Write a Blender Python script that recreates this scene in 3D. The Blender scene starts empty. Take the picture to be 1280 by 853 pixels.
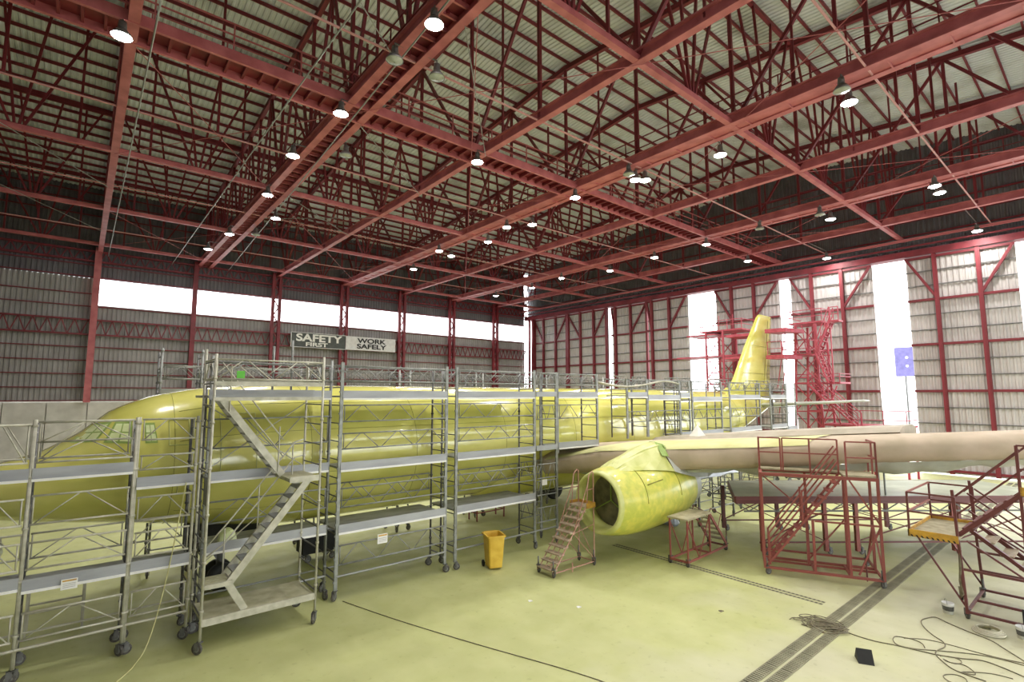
import bpy, math, random
from mathutils import Vector, Matrix
random.seed(7)
SC = bpy.context.scene
COL = SC.collection

# ------------------------------------------------------------------ camera, sky, exposure
cam_data = bpy.data.cameras.new('camera')
cam = bpy.data.objects.new('camera', cam_data)
COL.objects.link(cam)
SC.camera = cam
cam_data.sensor_width = 36.0
cam_data.lens = 641.3 * 36.0 / 1280.0
cam_data.clip_start = 0.1
cam_data.clip_end = 2000
_r = Vector((0.766596, -0.642130, 0.0))
_f = Vector((0.638654, 0.762446, 0.103910)).normalized()
_u = _r.cross(_f)
cam.matrix_world = Matrix(((_r.x, _u.x, -_f.x, 0.0), (_r.y, _u.y, -_f.y, 0.0), (_r.z, _u.z, -_f.z, 5.5), (0, 0, 0, 1)))

world = bpy.data.worlds.new('overcast_sky')
SC.world = world
world.use_nodes = True
bg = world.node_tree.nodes['Background']
bg.inputs['Color'].default_value = (0.93, 0.97, 1.0, 1)
bg.inputs['Strength'].default_value = 1.0
SC.view_settings.view_transform = 'Standard'
SC.view_settings.look = 'None'
SC.view_settings.exposure = 2.75
SC.view_settings.gamma = 1.0
SC.cycles.max_bounces = 8
SC.cycles.diffuse_bounces = 5
LAMP_STRENGTH = 80.0

# ------------------------------------------------------------------ materials
def lin(c):
    return tuple((v / 12.92 if v <= 0.04045 else ((v + 0.055) / 1.055) ** 2.4) for v in c)

def mat(name, c, rough=0.6, metal=0.0, c2=None, scale=3.0, detail=4.0, bump=0.0, bscale=None, stretch=(1, 1, 1), lo=0.35, hi=0.65, coat=0.0):
    m = bpy.data.materials.new(name)
    m.use_nodes = True
    nt = m.node_tree
    b = nt.nodes['Principled BSDF']
    b.inputs['Roughness'].default_value = rough
    b.inputs['Metallic'].default_value = metal
    if coat:
        b.inputs['Coat Weight'].default_value = coat
        b.inputs['Coat Roughness'].default_value = 0.06
    c = lin(c)
    if c2 is None:
        c2 = tuple(v * 0.75 for v in c)
    else:
        c2 = lin(c2)
    tc = nt.nodes.new('ShaderNodeTexCoord')
    mp = nt.nodes.new('ShaderNodeMapping')
    mp.inputs['Scale'].default_value = stretch
    no = nt.nodes.new('ShaderNodeTexNoise')
    no.inputs['Scale'].default_value = scale
    no.inputs['Detail'].default_value = detail
    rp = nt.nodes.new('ShaderNodeValToRGB')
    rp.color_ramp.elements[0].position = lo
    rp.color_ramp.elements[1].position = hi
    rp.color_ramp.elements[0].color = (*c2, 1)
    rp.color_ramp.elements[1].color = (*c, 1)
    L = nt.links.new
    L(tc.outputs['Object'], mp.inputs['Vector'])
    L(mp.outputs['Vector'], no.inputs['Vector'])
    L(no.outputs['Fac'], rp.inputs['Fac'])
    L(rp.outputs['Color'], b.inputs['Base Color'])
    if bump:
        n2 = nt.nodes.new('ShaderNodeTexNoise')
        n2.inputs['Scale'].default_value = bscale or scale * 4
        n2.inputs['Detail'].default_value = 3
        bp = nt.nodes.new('ShaderNodeBump')
        bp.inputs['Strength'].default_value = bump
        bp.inputs['Distance'].default_value = 0.05
        L(mp.outputs['Vector'], n2.inputs['Vector'])
        L(n2.outputs['Fac'], bp.inputs['Height'])
        L(bp.outputs['Normal'], b.inputs['Normal'])
    return m

def emit(name, c, s):
    m = bpy.data.materials.new(name)
    m.use_nodes = True
    nt = m.node_tree
    nt.nodes.remove(nt.nodes['Principled BSDF'])
    e = nt.nodes.new('ShaderNodeEmission')
    e.inputs['Color'].default_value = (*c, 1)
    e.inputs['Strength'].default_value = s
    nt.links.new(e.outputs[0], nt.nodes['Material Output'].inputs['Surface'])
    return m

M = {}
M['red'] = mat('red_oxide_paint', (0.50, 0.15, 0.19), 0.55, c2=(0.40, 0.11, 0.14), scale=1.5)
M['red_light'] = mat('bounce_lit_red_paint', (0.74, 0.42, 0.43), 0.5, c2=(0.64, 0.33, 0.34), scale=1.5)  # roof red lightened to pink; floor bounce on the undersides put into the colour
M['stand_red'] = mat('worn_red_stand_paint', (0.60, 0.33, 0.29), 0.5, c2=(0.50, 0.24, 0.21), scale=6)
M['dock_red'] = mat('tail_dock_red_paint', (0.74, 0.33, 0.39), 0.5, c2=(0.64, 0.24, 0.30), scale=3)
M['maroon'] = mat('maroon_stand_paint', (0.45, 0.25, 0.24), 0.5, c2=(0.36, 0.18, 0.17), scale=6)
M['pink_ladder'] = mat('dusty_ladder_paint', (0.76, 0.60, 0.52), 0.6, c2=(0.66, 0.48, 0.42), scale=8)
M['ladder_step'] = mat('dusty_step_metal', (0.70, 0.64, 0.53), 0.6, c2=(0.58, 0.50, 0.42), scale=8)
M['clad'] = mat('grey_wall_cladding', (0.60, 0.59, 0.58), 0.5, c2=(0.54, 0.53, 0.52), scale=0.8)
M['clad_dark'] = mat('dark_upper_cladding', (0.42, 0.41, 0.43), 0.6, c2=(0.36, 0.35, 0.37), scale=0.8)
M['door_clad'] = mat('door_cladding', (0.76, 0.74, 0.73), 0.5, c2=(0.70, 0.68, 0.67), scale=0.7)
M['roof'] = mat('roof_sheet', (0.82, 0.84, 0.86), 0.5, c2=(0.64, 0.65, 0.65), scale=0.35, detail=6, lo=0.3, hi=0.5)
M['concrete'] = mat('precast_concrete', (0.84, 0.83, 0.79), 0.8, c2=(0.76, 0.75, 0.71), scale=1.2)
M['alu'] = mat('scaffold_aluminium', (0.60, 0.61, 0.59), 0.42, 0.2, c2=(0.48, 0.49, 0.47), scale=5)
M['alu_white'] = mat('pale_scaffold_tube', (0.77, 0.76, 0.69), 0.45, 0.1, c2=(0.66, 0.65, 0.57), scale=5)
M['alu_dark'] = mat('dark_scaffold_steel', (0.47, 0.47, 0.46), 0.45, 0.3, c2=(0.34, 0.34, 0.33), scale=5)  # darker metal tone for inner posts, rungs, casters and rails
M['deck'] = mat('scaffold_deck_board', (0.66, 0.67, 0.68), 0.5, 0.1, c2=(0.54, 0.55, 0.54), scale=4, stretch=(0.3, 1, 1))
M['deck_pale'] = mat('dusty_deck_board', (0.76, 0.75, 0.63), 0.6, c2=(0.66, 0.65, 0.52), scale=4)
M['rubber'] = mat('black_rubber', (0.14, 0.14, 0.13), 0.7)
M['wheel_grey'] = mat('caster_wheel', (0.38, 0.36, 0.33), 0.6, c2=(0.26, 0.25, 0.23), scale=20)
M['primer'] = mat('yellow_green_primer', (0.90, 0.88, 0.49), 0.2, c2=(0.81, 0.80, 0.39), scale=0.9, detail=7, stretch=(0.5, 1, 1), coat=0.9)
M['primer_lip'] = mat('pale_primer_lip', (0.82, 0.83, 0.55), 0.35, c2=(0.74, 0.76, 0.42), scale=2)
M['nacelle'] = mat('mottled_nacelle_primer', (0.84, 0.82, 0.36), 0.36, c2=(0.74, 0.76, 0.32), scale=4.0, detail=10, lo=0.4, hi=0.62, coat=0.25)
M['mask_green'] = mat('green_masking_tape', (0.60, 0.70, 0.36), 0.5, c2=(0.52, 0.63, 0.28), scale=4)
M['mask_film'] = mat('pale_masking_film', (0.88, 0.92, 0.70), 0.35, c2=(0.82, 0.86, 0.60), scale=3)
M['seam'] = mat('panel_seam', (0.55, 0.54, 0.16), 0.6)
M['dark'] = mat('dark_void', (0.10, 0.10, 0.09), 0.8)
M['fan'] = mat('fan_cover', (0.52, 0.50, 0.42), 0.5, c2=(0.36, 0.35, 0.29), scale=3)
M['paper'] = mat('masking_paper', (0.78, 0.71, 0.62), 0.7, c2=(0.70, 0.64, 0.54), scale=1.2, detail=6, bump=0.5, bscale=1.6)
M['paper_top'] = mat('oversprayed_paper', (0.83, 0.83, 0.60), 0.7, c2=(0.76, 0.75, 0.50), scale=1.0, bump=0.3, bscale=2)
M['plastic'] = mat('grey_plastic_sheet', (0.77, 0.78, 0.74), 0.4, c2=(0.68, 0.69, 0.64), scale=1.0, bump=0.6, bscale=1.8)
M['blue_plastic'] = mat('blue_grey_plastic_sheet', (0.72, 0.75, 0.78), 0.35, c2=(0.60, 0.63, 0.66), scale=2, bump=0.5, bscale=3)
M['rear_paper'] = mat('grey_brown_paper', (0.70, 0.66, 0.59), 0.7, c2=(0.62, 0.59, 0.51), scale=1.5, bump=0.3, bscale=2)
M['bin'] = mat('yellow_bin_plastic', (0.88, 0.74, 0.28), 0.5, c2=(0.82, 0.66, 0.20), scale=4)
M['yellow'] = mat('yellow_platform_paint', (0.80, 0.62, 0.22), 0.5, c2=(0.66, 0.50, 0.20), scale=6)
M['stripe'] = mat('black_hazard_stripe', (0.10, 0.10, 0.09), 0.6)
M['stand_top'] = mat('dusty_plywood_top', (0.71, 0.68, 0.56), 0.7, c2=(0.60, 0.57, 0.46), scale=5)
M['dock_top'] = mat('dock_deck_plate', (0.64, 0.66, 0.56), 0.5, c2=(0.55, 0.57, 0.47), scale=1.2, detail=6)
M['white'] = mat('white_paper_sign', (0.92, 0.92, 0.90), 0.6, c2=(0.88, 0.88, 0.86))
M['ink'] = mat('dark_print', (0.12, 0.13, 0.14), 0.6)
M['banner_dark'] = mat('charcoal_banner', (0.30, 0.32, 0.31), 0.6, c2=(0.26, 0.28, 0.27))
M['banner_white'] = mat('pale_banner', (0.86, 0.86, 0.86), 0.6, c2=(0.80, 0.80, 0.80))
M['grate'] = mat('drain_grate_metal', (0.58, 0.57, 0.46), 0.6, c2=(0.50, 0.49, 0.39), scale=3)
M['slot'] = mat('drain_slot_shadow', (0.36, 0.35, 0.28), 0.8)
M['cable'] = mat('dusty_cable', (0.50, 0.47, 0.36), 0.6, c2=(0.38, 0.35, 0.27), scale=10)
M['cable_pale'] = mat('pale_cord', (0.86, 0.85, 0.62), 0.6, c2=(0.78, 0.76, 0.52))
M['lamp_body'] = mat('lamp_casing', (0.46, 0.45, 0.44), 0.4, 0.4)
M['lamp_glass_off'] = mat('unlit_lamp_glass', (0.62, 0.64, 0.60), 0.2)
M['lamp_on'] = emit('lit_lamp_glass', (1.0, 0.97, 0.93), LAMP_STRENGTH)
M['apron'] = mat('outside_apron', (0.70, 0.70, 0.68), 0.9, c2=(0.64, 0.64, 0.62), scale=0.2)
M['sign_violet'] = mat('violet_sign_panel', (0.52, 0.50, 0.74), 0.6)
M['leaf_green'] = mat('green_tape_flag', (0.45, 0.85, 0.30), 0.5)
M['toeboard'] = mat('toeboard_metal', (0.66, 0.67, 0.68), 0.4, 0.1, c2=(0.56, 0.57, 0.58), scale=3, stretch=(0.2, 1, 1))
M['tie'] = mat('pale_pink_tie_paint', (0.78, 0.58, 0.57), 0.5, c2=(0.70, 0.48, 0.47), scale=2)
M['hose'] = mat('white_hose', (0.80, 0.78, 0.68), 0.6)

# translucent roof-light sheet for the clerestory
_m = bpy.data.materials.new('translucent_window_sheet')
_m.use_nodes = True
_nt = _m.node_tree
_nt.nodes.remove(_nt.nodes['Principled BSDF'])
_a = _nt.nodes.new('ShaderNodeBsdfTranslucent'); _a.inputs['Color'].default_value = (0.95, 0.96, 0.97, 1)
_b = _nt.nodes.new('ShaderNodeBsdfTransparent')
_x = _nt.nodes.new('ShaderNodeMixShader'); _x.inputs[0].default_value = 0.45
_nt.links.new(_a.outputs[0], _x.inputs[1]); _nt.links.new(_b.outputs[0], _x.inputs[2])
_nt.links.new(_x.outputs[0], _nt.nodes['Material Output'].inputs['Surface'])
M['pane'] = _m

# floor: concrete with yellow-green overspray dust and paler scrubbed patches
_m = bpy.data.materials.new('dusty_hangar_floor')
_m.use_nodes = True
_nt = _m.node_tree
_L = _nt.links.new
_bs = _nt.nodes['Principled BSDF']
_tc = _nt.nodes.new('ShaderNodeTexCoord')
def _noise(s, d, stretch=(1, 1, 1)):
    mp = _nt.nodes.new('ShaderNodeMapping'); mp.inputs['Scale'].default_value = stretch
    n = _nt.nodes.new('ShaderNodeTexNoise'); n.inputs['Scale'].default_value = s; n.inputs['Detail'].default_value = d
    _L(_tc.outputs['Object'], mp.inputs['Vector']); _L(mp.outputs['Vector'], n.inputs['Vector'])
    return n
def _ramp(fac, p0, c0, p1, c1):
    r = _nt.nodes.new('ShaderNodeValToRGB')
    r.color_ramp.elements[0].position = p0; r.color_ramp.elements[1].position = p1
    r.color_ramp.elements[0].color = (*c0, 1); r.color_ramp.elements[1].color = (*c1, 1)
    _L(fac, r.inputs['Fac']); return r
def _mix(f, a, b, mode='MIX'):
    mx = _nt.nodes.new('ShaderNodeMixRGB'); mx.blend_type = mode
    if isinstance(f, float): mx.inputs[0].default_value = f
    else: _L(f, mx.inputs[0])
    _L(a, mx.inputs[1]); _L(b, mx.inputs[2]); return mx
_base = _ramp(_noise(1.3, 8).outputs['Fac'], 0.3, lin((0.71, 0.725, 0.48)), 0.7, lin((0.755, 0.765, 0.53)))
_pale = _ramp(_noise(0.9, 6).outputs['Fac'], 0.3, lin((0.74, 0.735, 0.59)), 0.7, lin((0.79, 0.785, 0.66)))
# bare concrete shows on the side away from the aircraft (large x, small y)
_sx = _nt.nodes.new('ShaderNodeSeparateXYZ'); _L(_tc.outputs['Object'], _sx.inputs[0])
_ma = _nt.nodes.new('ShaderNodeMath'); _ma.operation = 'MULTIPLY_ADD'; _ma.inputs[1].default_value = -0.11; _ma.inputs[2].default_value = 0.82
_L(_sx.outputs['Y'], _ma.inputs[0])
_mb = _nt.nodes.new('ShaderNodeMath'); _mb.operation = 'MULTIPLY_ADD'; _mb.inputs[1].default_value = 1.2
_L(_noise(0.35, 5).outputs['Fac'], _mb.inputs[0]); _L(_ma.outputs[0], _mb.inputs[2])
_pf = _ramp(_mb.outputs[0], 0.6, (0, 0, 0), 1.25, (1, 1, 1))
_c1 = _mix(_pf.outputs['Color'], _base.outputs['Color'], _pale.outputs['Color'])
_st = _ramp(_noise(6, 8).outputs['Fac'], 0.62, (1, 1, 1), 0.72, (0.86, 0.86, 0.86))
_c2 = _mix(1.0, _c1.outputs[0], _st.outputs['Color'], 'MULTIPLY')
_st2 = _ramp(_noise(0.5, 6, (2.5, 0.6, 1)).outputs['Fac'], 0.35, (0.93, 0.93, 0.92), 0.6, (1, 1, 1))
_c3 = _mix(1.0, _c2.outputs[0], _st2.outputs['Color'], 'MULTIPLY')
_L(_c3.outputs[0], _bs.inputs['Base Color'])
_rr = _ramp(_noise(1.5, 5).outputs['Fac'], 0.3, (0.45, 0.45, 0.45), 0.7, (0.7, 0.7, 0.7))
_L(_rr.outputs['Color'], _bs.inputs['Roughness'])
M['floor'] = _m

# ------------------------------------------------------------------ mesh helpers
def link(name, data, parent=None):
    o = bpy.data.objects.new(name, data)
    COL.objects.link(o)
    if parent is not None:
        o.parent = parent
    return o

class MB:
    def __init__(s):
        s.v = []; s.f = []; s.sm = []
    def add(s, vs, fs, smooth=False):
        n = len(s.v)
        s.v += [tuple(p) for p in vs]
        s.f += [tuple(i + n for i in f) for f in fs]
        s.sm += [smooth] * len(fs)
        return s
    def box(s, a, b):
        (x0, y0, z0), (x1, y1, z1) = a, b
        return s.add([(x0, y0, z0), (x1, y0, z0), (x1, y1, z0), (x0, y1, z0), (x0, y0, z1), (x1, y0, z1), (x1, y1, z1), (x0, y1, z1)],
                     [(0, 3, 2, 1), (4, 5, 6, 7), (0, 1, 5, 4), (1, 2, 6, 5), (2, 3, 7, 6), (3, 0, 4, 7)])
    def bar(s, a, b, w, h=None):
        h = h or w
        a = Vector(a); b = Vector(b); d = (b - a).normalized()
        up = Vector((0, 0, 1)) if abs(d.z) < 0.95 else Vector((0, 1, 0))
        x = d.cross(up).normalized(); z = x.cross(d)
        vs = []
        for p in (a, b):
            for sx, sz in ((-1, -1), (1, -1), (1, 1), (-1, 1)):
                vs.append(p + x * (sx * w / 2) + z * (sz * h / 2))
        return s.add(vs, [(0, 1, 2, 3), (7, 6, 5, 4), (0, 4, 5, 1), (1, 5, 6, 2), (2, 6, 7, 3), (3, 7, 4, 0)])
    def tube(s, pts, r, n=6, cap=True):
        pts = [Vector(p) for p in pts]
        k = len(pts); vs = []; prev = None
        for i, p in enumerate(pts):
            d = (pts[min(i + 1, k - 1)] - pts[max(i - 1, 0)]).normalized()
            if prev is None:
                up = Vector((0, 0, 1)) if abs(d.z) < 0.95 else Vector((0, 1, 0))
                x = d.cross(up).normalized()
            else:
                x = (prev - d * prev.dot(d)).normalized()
            prev = x; y = d.cross(x)
            rr = r[i] if isinstance(r, (list, tuple)) else r
            for j in range(n):
                t = 2 * math.pi * j / n
                vs.append(p + x * (rr * math.cos(t)) + y * (rr * math.sin(t)))
        fs = []
        for i in range(k - 1):
            for j in range(n):
                j2 = (j + 1) % n
                fs.append((i * n + j, i * n + j2, (i + 1) * n + j2, (i + 1) * n + j))
        s.add(vs, fs, True)
        if cap:
            b0 = len(s.v) - len(vs)
            s.f.append(tuple(b0 + j for j in reversed(range(n)))); s.sm.append(False)
            s.f.append(tuple(b0 + (k - 1) * n + j for j in range(n))); s.sm.append(False)
        return s
    def lathe(s, prof, axis='z', c=(0, 0, 0), n=16, smooth=True):
        vs = []
        for (r, h) in prof:
            for j in range(n):
                t = 2 * math.pi * j / n
                a, b = r * math.cos(t), r * math.sin(t)
                p = (a, b, h) if axis == 'z' else ((h, a, b) if axis == 'x' else (a, h, b))
                vs.append((p[0] + c[0], p[1] + c[1], p[2] + c[2]))
        fs = []
        for i in range(len(prof) - 1):
            for j in range(n):
                j2 = (j + 1) % n
                fs.append((i * n + j, i * n + j2, (i + 1) * n + j2, (i + 1) * n + j))
        return s.add(vs, fs, smooth)
    def rings(s, rings, closed=True, cap=True, smooth=True):
        n = len(rings[0]); vs = [p for r in rings for p in r]; fs = []
        for i in range(len(rings) - 1):
            for j in range(n if closed else n - 1):
                j2 = (j + 1) % n
                fs.append((i * n + j, i * n + j2, (i + 1) * n + j2, (i + 1) * n + j))
        s.add(vs, fs, smooth)
        if cap and closed:
            b0 = len(s.v) - len(vs)
            s.f.append(tuple(b0 + j for j in reversed(range(n)))); s.sm.append(smooth)
            s.f.append(tuple(b0 + (len(rings) - 1) * n + j for j in range(n))); s.sm.append(smooth)
        return s
    def mesh(s, name, m):
        me = bpy.data.meshes.new(name)
        me.from_pydata(s.v, [], s.f)
        me.materials.append(M[m])
        me.polygons.foreach_set('use_smooth', s.sm)
        me.update()
        return me
    def build(s, name, m, parent=None, loc=None):
        o = link(name, s.mesh(name, m), parent)
        if loc: o.location = loc
        return o

UNIT = {}
def unit(m, kind='box'):
    """unit bar along +X (length 1, section 1) shared by all straight members of one material"""
    if (m, kind) not in UNIT:
        b = MB()
        if kind == 'box': b.box((0, -0.5, -0.5), (1, 0.5, 0.5))
        else:
            b.tube([(0, 0, 0), (1, 0, 0)], 0.5, 8)
        UNIT[(m, kind)] = b.mesh(kind + '_member', m)
    return UNIT[(m, kind)]

def frame_of(a, b):
    a = Vector(a); b = Vector(b); d = b - a; L = d.length; d = d / L
    up = Vector((0, 0, 1)) if abs(d.z) < 0.95 else Vector((0, 1, 0))
    y = up.cross(d).normalized(); z = d.cross(y)
    return a, d, y, z, L

def bar(name, a, b, w, h, m, parent, kind='box'):
    """one straight member as an object of its own"""
    a, d, y, z, L = frame_of(a, b)
    o = link(name, unit(m, kind), parent)
    o.matrix_local = Matrix(((d.x * L, y.x * w, z.x * h, a.x), (d.y * L, y.y * w, z.y * h, a.y), (d.z * L, y.z * w, z.z * h, a.z), (0, 0, 0, 1)))
    return o

def rod(name, a, b, r, m, parent):
    return bar(name, a, b, 2 * r, 2 * r, m, parent, 'rod')

def tag(o, label=None, cat=None, group=None, kind=None):
    if label: o['label'] = label
    if cat: o['category'] = cat
    if group: o['group'] = group
    if kind: o['kind'] = kind
    return o

def thing(name, label, cat, loc=(0, 0, 0), rotz=0.0, group=None):
    o = bpy.data.objects.new(name, None)
    o.empty_display_size = 0.2
    COL.objects.link(o)
    o.location = loc; o.rotation_euler = (0, 0, rotz)
    return tag(o, label, cat, group)

def copy_tree(o, parent=None):
    c = o.copy(); COL.objects.link(c)
    if parent is not None: c.parent = parent
    for ch in list(o.children): copy_tree(ch, c)
    return c

ORD = ['first', 'second', 'third', 'fourth', 'fifth', 'sixth', 'seventh', 'eighth', 'ninth', 'tenth', 'eleventh', 'twelfth', 'thirteenth', 'fourteenth', 'fifteenth']

# ------------------------------------------------------------------ hall dimensions
YW, XD = 52.0, 46.1          # left wall plane, door wall plane
XB, YR = -6.6, -12.8        # back of the hall, right-hand side wall
ZB = 16.7                    # underside of the trusses
PX = [0.5 + 6.66 * i for i in range(-2, 7)]     # truss / column lines
YRIDGE = 19.6
def zr(y): return 24.85 - 0.088 * abs(y - YRIDGE)   # roof height, ridge over the catwalk

def corr(u0, u1, pitch, depth):
    """trapezoid corrugation profile: list of (u, offset)"""
    out = []; n = max(1, int(round((u1 - u0) / pitch))); p = (u1 - u0) / n
    for i in range(n):
        u = u0 + i * p
        out += [(u, 0), (u + 0.40 * p, 0), (u + 0.55 * p, depth), (u + 0.85 * p, depth)]
    out.append((u1, 0))
    return out

def sheet_y(u0, u1, z0, z1, y, pitch=0.30, depth=0.05):
    b = MB(); pr = corr(u0, u1, pitch, depth)
    vs = [(u, y - o, z0) for u, o in pr] + [(u, y - o, z1) for u, o in pr]
    n = len(pr)
    return b.add(vs, [(i, i + 1, n + i + 1, n + i) for i in range(n - 1)])

def sheet_x(u0, u1, z0, z1, x, pitch=0.30, depth=0.05):
    b = MB(); pr = corr(u0, u1, pitch, depth)
    vs = [(x - o, u, z0) for u, o in pr] + [(x - o, u, z1) for u, o in pr]
    n = len(pr)
    return b.add(vs, [(i, i + 1, n + i + 1, n + i) for i in range(n - 1)])

# ------------------------------------------------------------------ floor, drains, apron
fl = MB().box((XB, YR, -0.3), (XD + 0.6, YW + 0.3, 0)).build('floor', 'floor'); tag(fl, kind='structure')
ap = MB().box((-400, -400, -0.5), (600, 400, -0.31)).build('ground', 'apron'); tag(ap, kind='structure')

def grate_mesh(L, w, along, n, bw):
    b = MB()
    for i in range(n):
        t = (i + 0.5) * L / n
        if along == 'x': b.box((t - bw / 2, -w / 2, 0), (t + bw / 2, w / 2, 0.012))
        else: b.box((-w / 2, t - bw / 2, 0), (w / 2, t + bw / 2, 0.012))
    for s in (-1, 1):
        if along == 'x': b.box((0, s * w / 2 - 0.012, 0), (L, s * w / 2 + 0.012, 0.012))
        else: b.box((s * w / 2 - 0.012, 0, 0), (s * w / 2 + 0.012, L, 0.012))
    return b
gm = grate_mesh(0.98, 0.21, 'x', 13, 0.045).mesh('drain_grating', 'grate')
for s in (-1, 1):
    MB().box((7.0, 4.96 + s * 0.15 - 0.11, 0.001), (45.0, 4.96 + s * 0.15 + 0.11, 0.004)).build('drain_channel', 'slot', fl)
    for i in range(37):
        o = link('drain_grating', gm, fl); o.location = (7.2 + i, 4.96 + s * 0.15, 0.004)
gm2 = MB()
for i in range(9): gm2.box((-.035, .02 + .108 * i, 0), (.035, .075 + .108 * i, .003))
gm2 = gm2.mesh('slot_drain', 'slot')
for s in (-1, 1):
    MB().box((15.45 + s * 0.09 - 0.05, 5.6, 0.001), (15.45 + s * 0.09 + 0.05, 12.6, 0.004)).build('drain_channel', 'grate', fl)
    for i in range(7):
        o = link('slot_drain', gm2, fl); o.location = (15.45 + s * 0.09, 5.6 + i, 0.004)

# ------------------------------------------------------------------ roof: sheet, purlins, trusses, sway frames
b = MB(); pr = corr(XB, XD + 0.6, 0.27, -0.05); n = len(pr)
vs = [(u, yy, zr(yy) + 0.02 + o) for yy in (YR - 0.3, YRIDGE, YW + 0.3) for u, o in pr]
roof = b.add(vs, [(r * n + i, (r + 1) * n + i, (r + 1) * n + i + 1, r * n + i + 1) for r in (0, 1) for i in range(n - 1)]).build('ceiling', 'roof'); tag(roof, kind='structure')
y = YR + 0.6
while y < YW:
    bar('purlin', (XB, y, zr(y) - 0.12), (XD + 0.4, y, zr(y) - 0.10), 0.08, 0.17, 'red', roof)
    y += 1.17

PANEL = 4.9
nodes = [PANEL * k for k in range(-2, 11)] + [YW]
for i, x in enumerate(PX):
    if x < XB: continue
    dbl = i in (3, 5, 7)
    xs = [x] if not dbl else [x - 0.38, x + 0.38]
    if i == 3: xs = [7.30, 8.16]
    b = MB()
    for xx in xs:
        b.box((xx - 0.15, YR, ZB), (xx + 0.15, YW, ZB + 0.06))
        b.box((xx - 0.04, YR, ZB + 0.06), (xx + 0.04, YW, ZB + 0.40))
        b.box((xx - 0.15, YR, ZB + 0.40), (xx + 0.15, YW, ZB + 0.46))
    tr = b.build('roof_truss', 'red_light' if i in (2, 3, 4, 5) else 'red_light', roof)
    xc = sum(xs) / len(xs)
    bar('top_chord', (xc, YR, zr(YR) - 0.4), (xc, YRIDGE, zr(YRIDGE) - 0.4), 0.22, 0.28, 'red', tr); bar('top_chord', (xc, YRIDGE, zr(YRIDGE) - 0.4), (xc, YW, zr(YW) - 0.4), 0.22, 0.28, 'red', tr)
    if dbl:
        w = xs[1] - xs[0]
        if i == 3:   # ribbed walkway soffit
            MB().box((xs[0], YR, ZB + 0.34), (xs[1], YW, ZB + 0.37)).build('walkway_plate', 'red', tr)
            rb = 0
            y = YR + 0.3
            while y < YW:
                bar('walkway_rib', (xs[0] + 0.04, y, ZB + 0.25), (xs[1] - 0.04, y, ZB + 0.25), 0.07, 0.16, 'red_light', tr)
                y += 0.62
        else:
            MB().box((xs[0], YR, ZB + 0.05), (xs[1], YW, ZB + 0.08)).build('walkway_plate', 'red_light', tr)
            y = YR + 0.8
            while y < YW:
                bar('walkway_rib', (xs[0] + 0.04, y, ZB + 0.02), (xs[1] + 0.1, y, ZB + 0.02), 0.05, 0.06, 'red_light', tr)
                y += 1.63
        for zz in (0.75, 1.25):
            bar('walkway_rail', (xs[0], YR, ZB + zz), (xs[0], YW, ZB + zz), 0.04, 0.04, 'red', tr)
        y = YR + 1
        while y < YW:
            bar('rail_post', (xs[0], y, ZB + 0.4), (xs[0], y, ZB + 1.25), 0.04, 0.04, 'red', tr); y += 2.45
    top = lambda yy: (xc, yy, zr(yy) - 0.4)
    for k in range(len(nodes) - 1):
        y0, y1 = nodes[k], nodes[k + 1]; ym = (y0 + y1) / 2
        B0 = (xc, y0, ZB + 0.2); B1 = (xc, y1, ZB + 0.2)
        if y1 - y0 < 2:
            continue
        bar('web_vertical', B0, top(y0), 0.14, 0.14, 'red', tr)
        if i < 4:
            bar('web_vertical', (xc, ym, ZB + 0.2), top(ym), 0.09, 0.09, 'red', tr)
        if k % 2 == 0 and i > 3:
            bar('web_diagonal', B0, top(y1), 0.14, 0.13, 'red', tr)
        elif i > 3:
            bar('web_diagonal', B1, top(y0), 0.14, 0.13, 'red', tr); bar('web_vertical', (xc, ym, ZB + 0.2), top(ym), 0.08, 0.08, 'red', tr)
        elif k % 2 == 0:
            bar('web_diagonal', B0, top(ym), 0.13, 0.12, 'red', tr); bar('web_diagonal', B1, top(ym), 0.13, 0.12, 'red', tr)
        else:
            bar('web_diagonal', B1, top(ym), 0.13, 0.12, 'red', tr); bar('web_diagonal', B0, top(ym), 0.13, 0.12, 'red', tr)

# sway frames across the trusses
for k in range(-2, 11):
    y = PANEL * k
    heavy = k % 2 == 0 and k != 4
    for i in range(len(PX) - 1 + 1):
        x0 = PX[i] if i < len(PX) else None
        x1 = PX[i + 1] if i + 1 < len(PX) else XD
        if x1 - x0 < 1 or x0 < XB: continue
        xm = (x0 + x1) / 2; zt = zr(y) - 0.35
        if heavy:
            sw = bar('sway_frame', (x0, y, ZB + 0.12), (x1, y, ZB + 0.12), 0.24, 0.22, 'red_light', roof)
            sw.matrix_local = Matrix.Identity(4)
            sw.data = MB().bar((x0, y, ZB + 0.12), (x1, y, ZB + 0.12), 0.24, 0.22).mesh('sway_frame', 'red_light')
            bar('top_tie', (x0, y, zt), (x1, y, zt), 0.14, 0.18, 'red', sw)
            for t in (-0.42, -0.14, 0.14, 0.42):
                bar('web_diagonal', (xm + t * 0.5, y, ZB + 0.2), (xm + t * (x1 - x0), y, zt), 0.10, 0.10, 'red', sw)
            for t in ((-0.3, 0.3) if i < 4 else ()):
                bar('web_vertical', (xm + t * (x1 - x0), y + 0.2, ZB + 0.2), (xm + t * (x1 - x0), y + 0.2, zt), 0.10, 0.10, 'red', sw)
        else:
            rod('tie_rod', (x0, y, ZB + 0.05), (x1, y, ZB + 0.05), 0.04, 'tie', roof)
            if k % 4 == 1:
                for t in (0.5,):
                    bar('web_vertical', (x0 + t * (x1 - x0), y, ZB + 0.1), (x0 + t * (x1 - x0), y, zt), 0.10, 0.10, 'red', roof)
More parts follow.
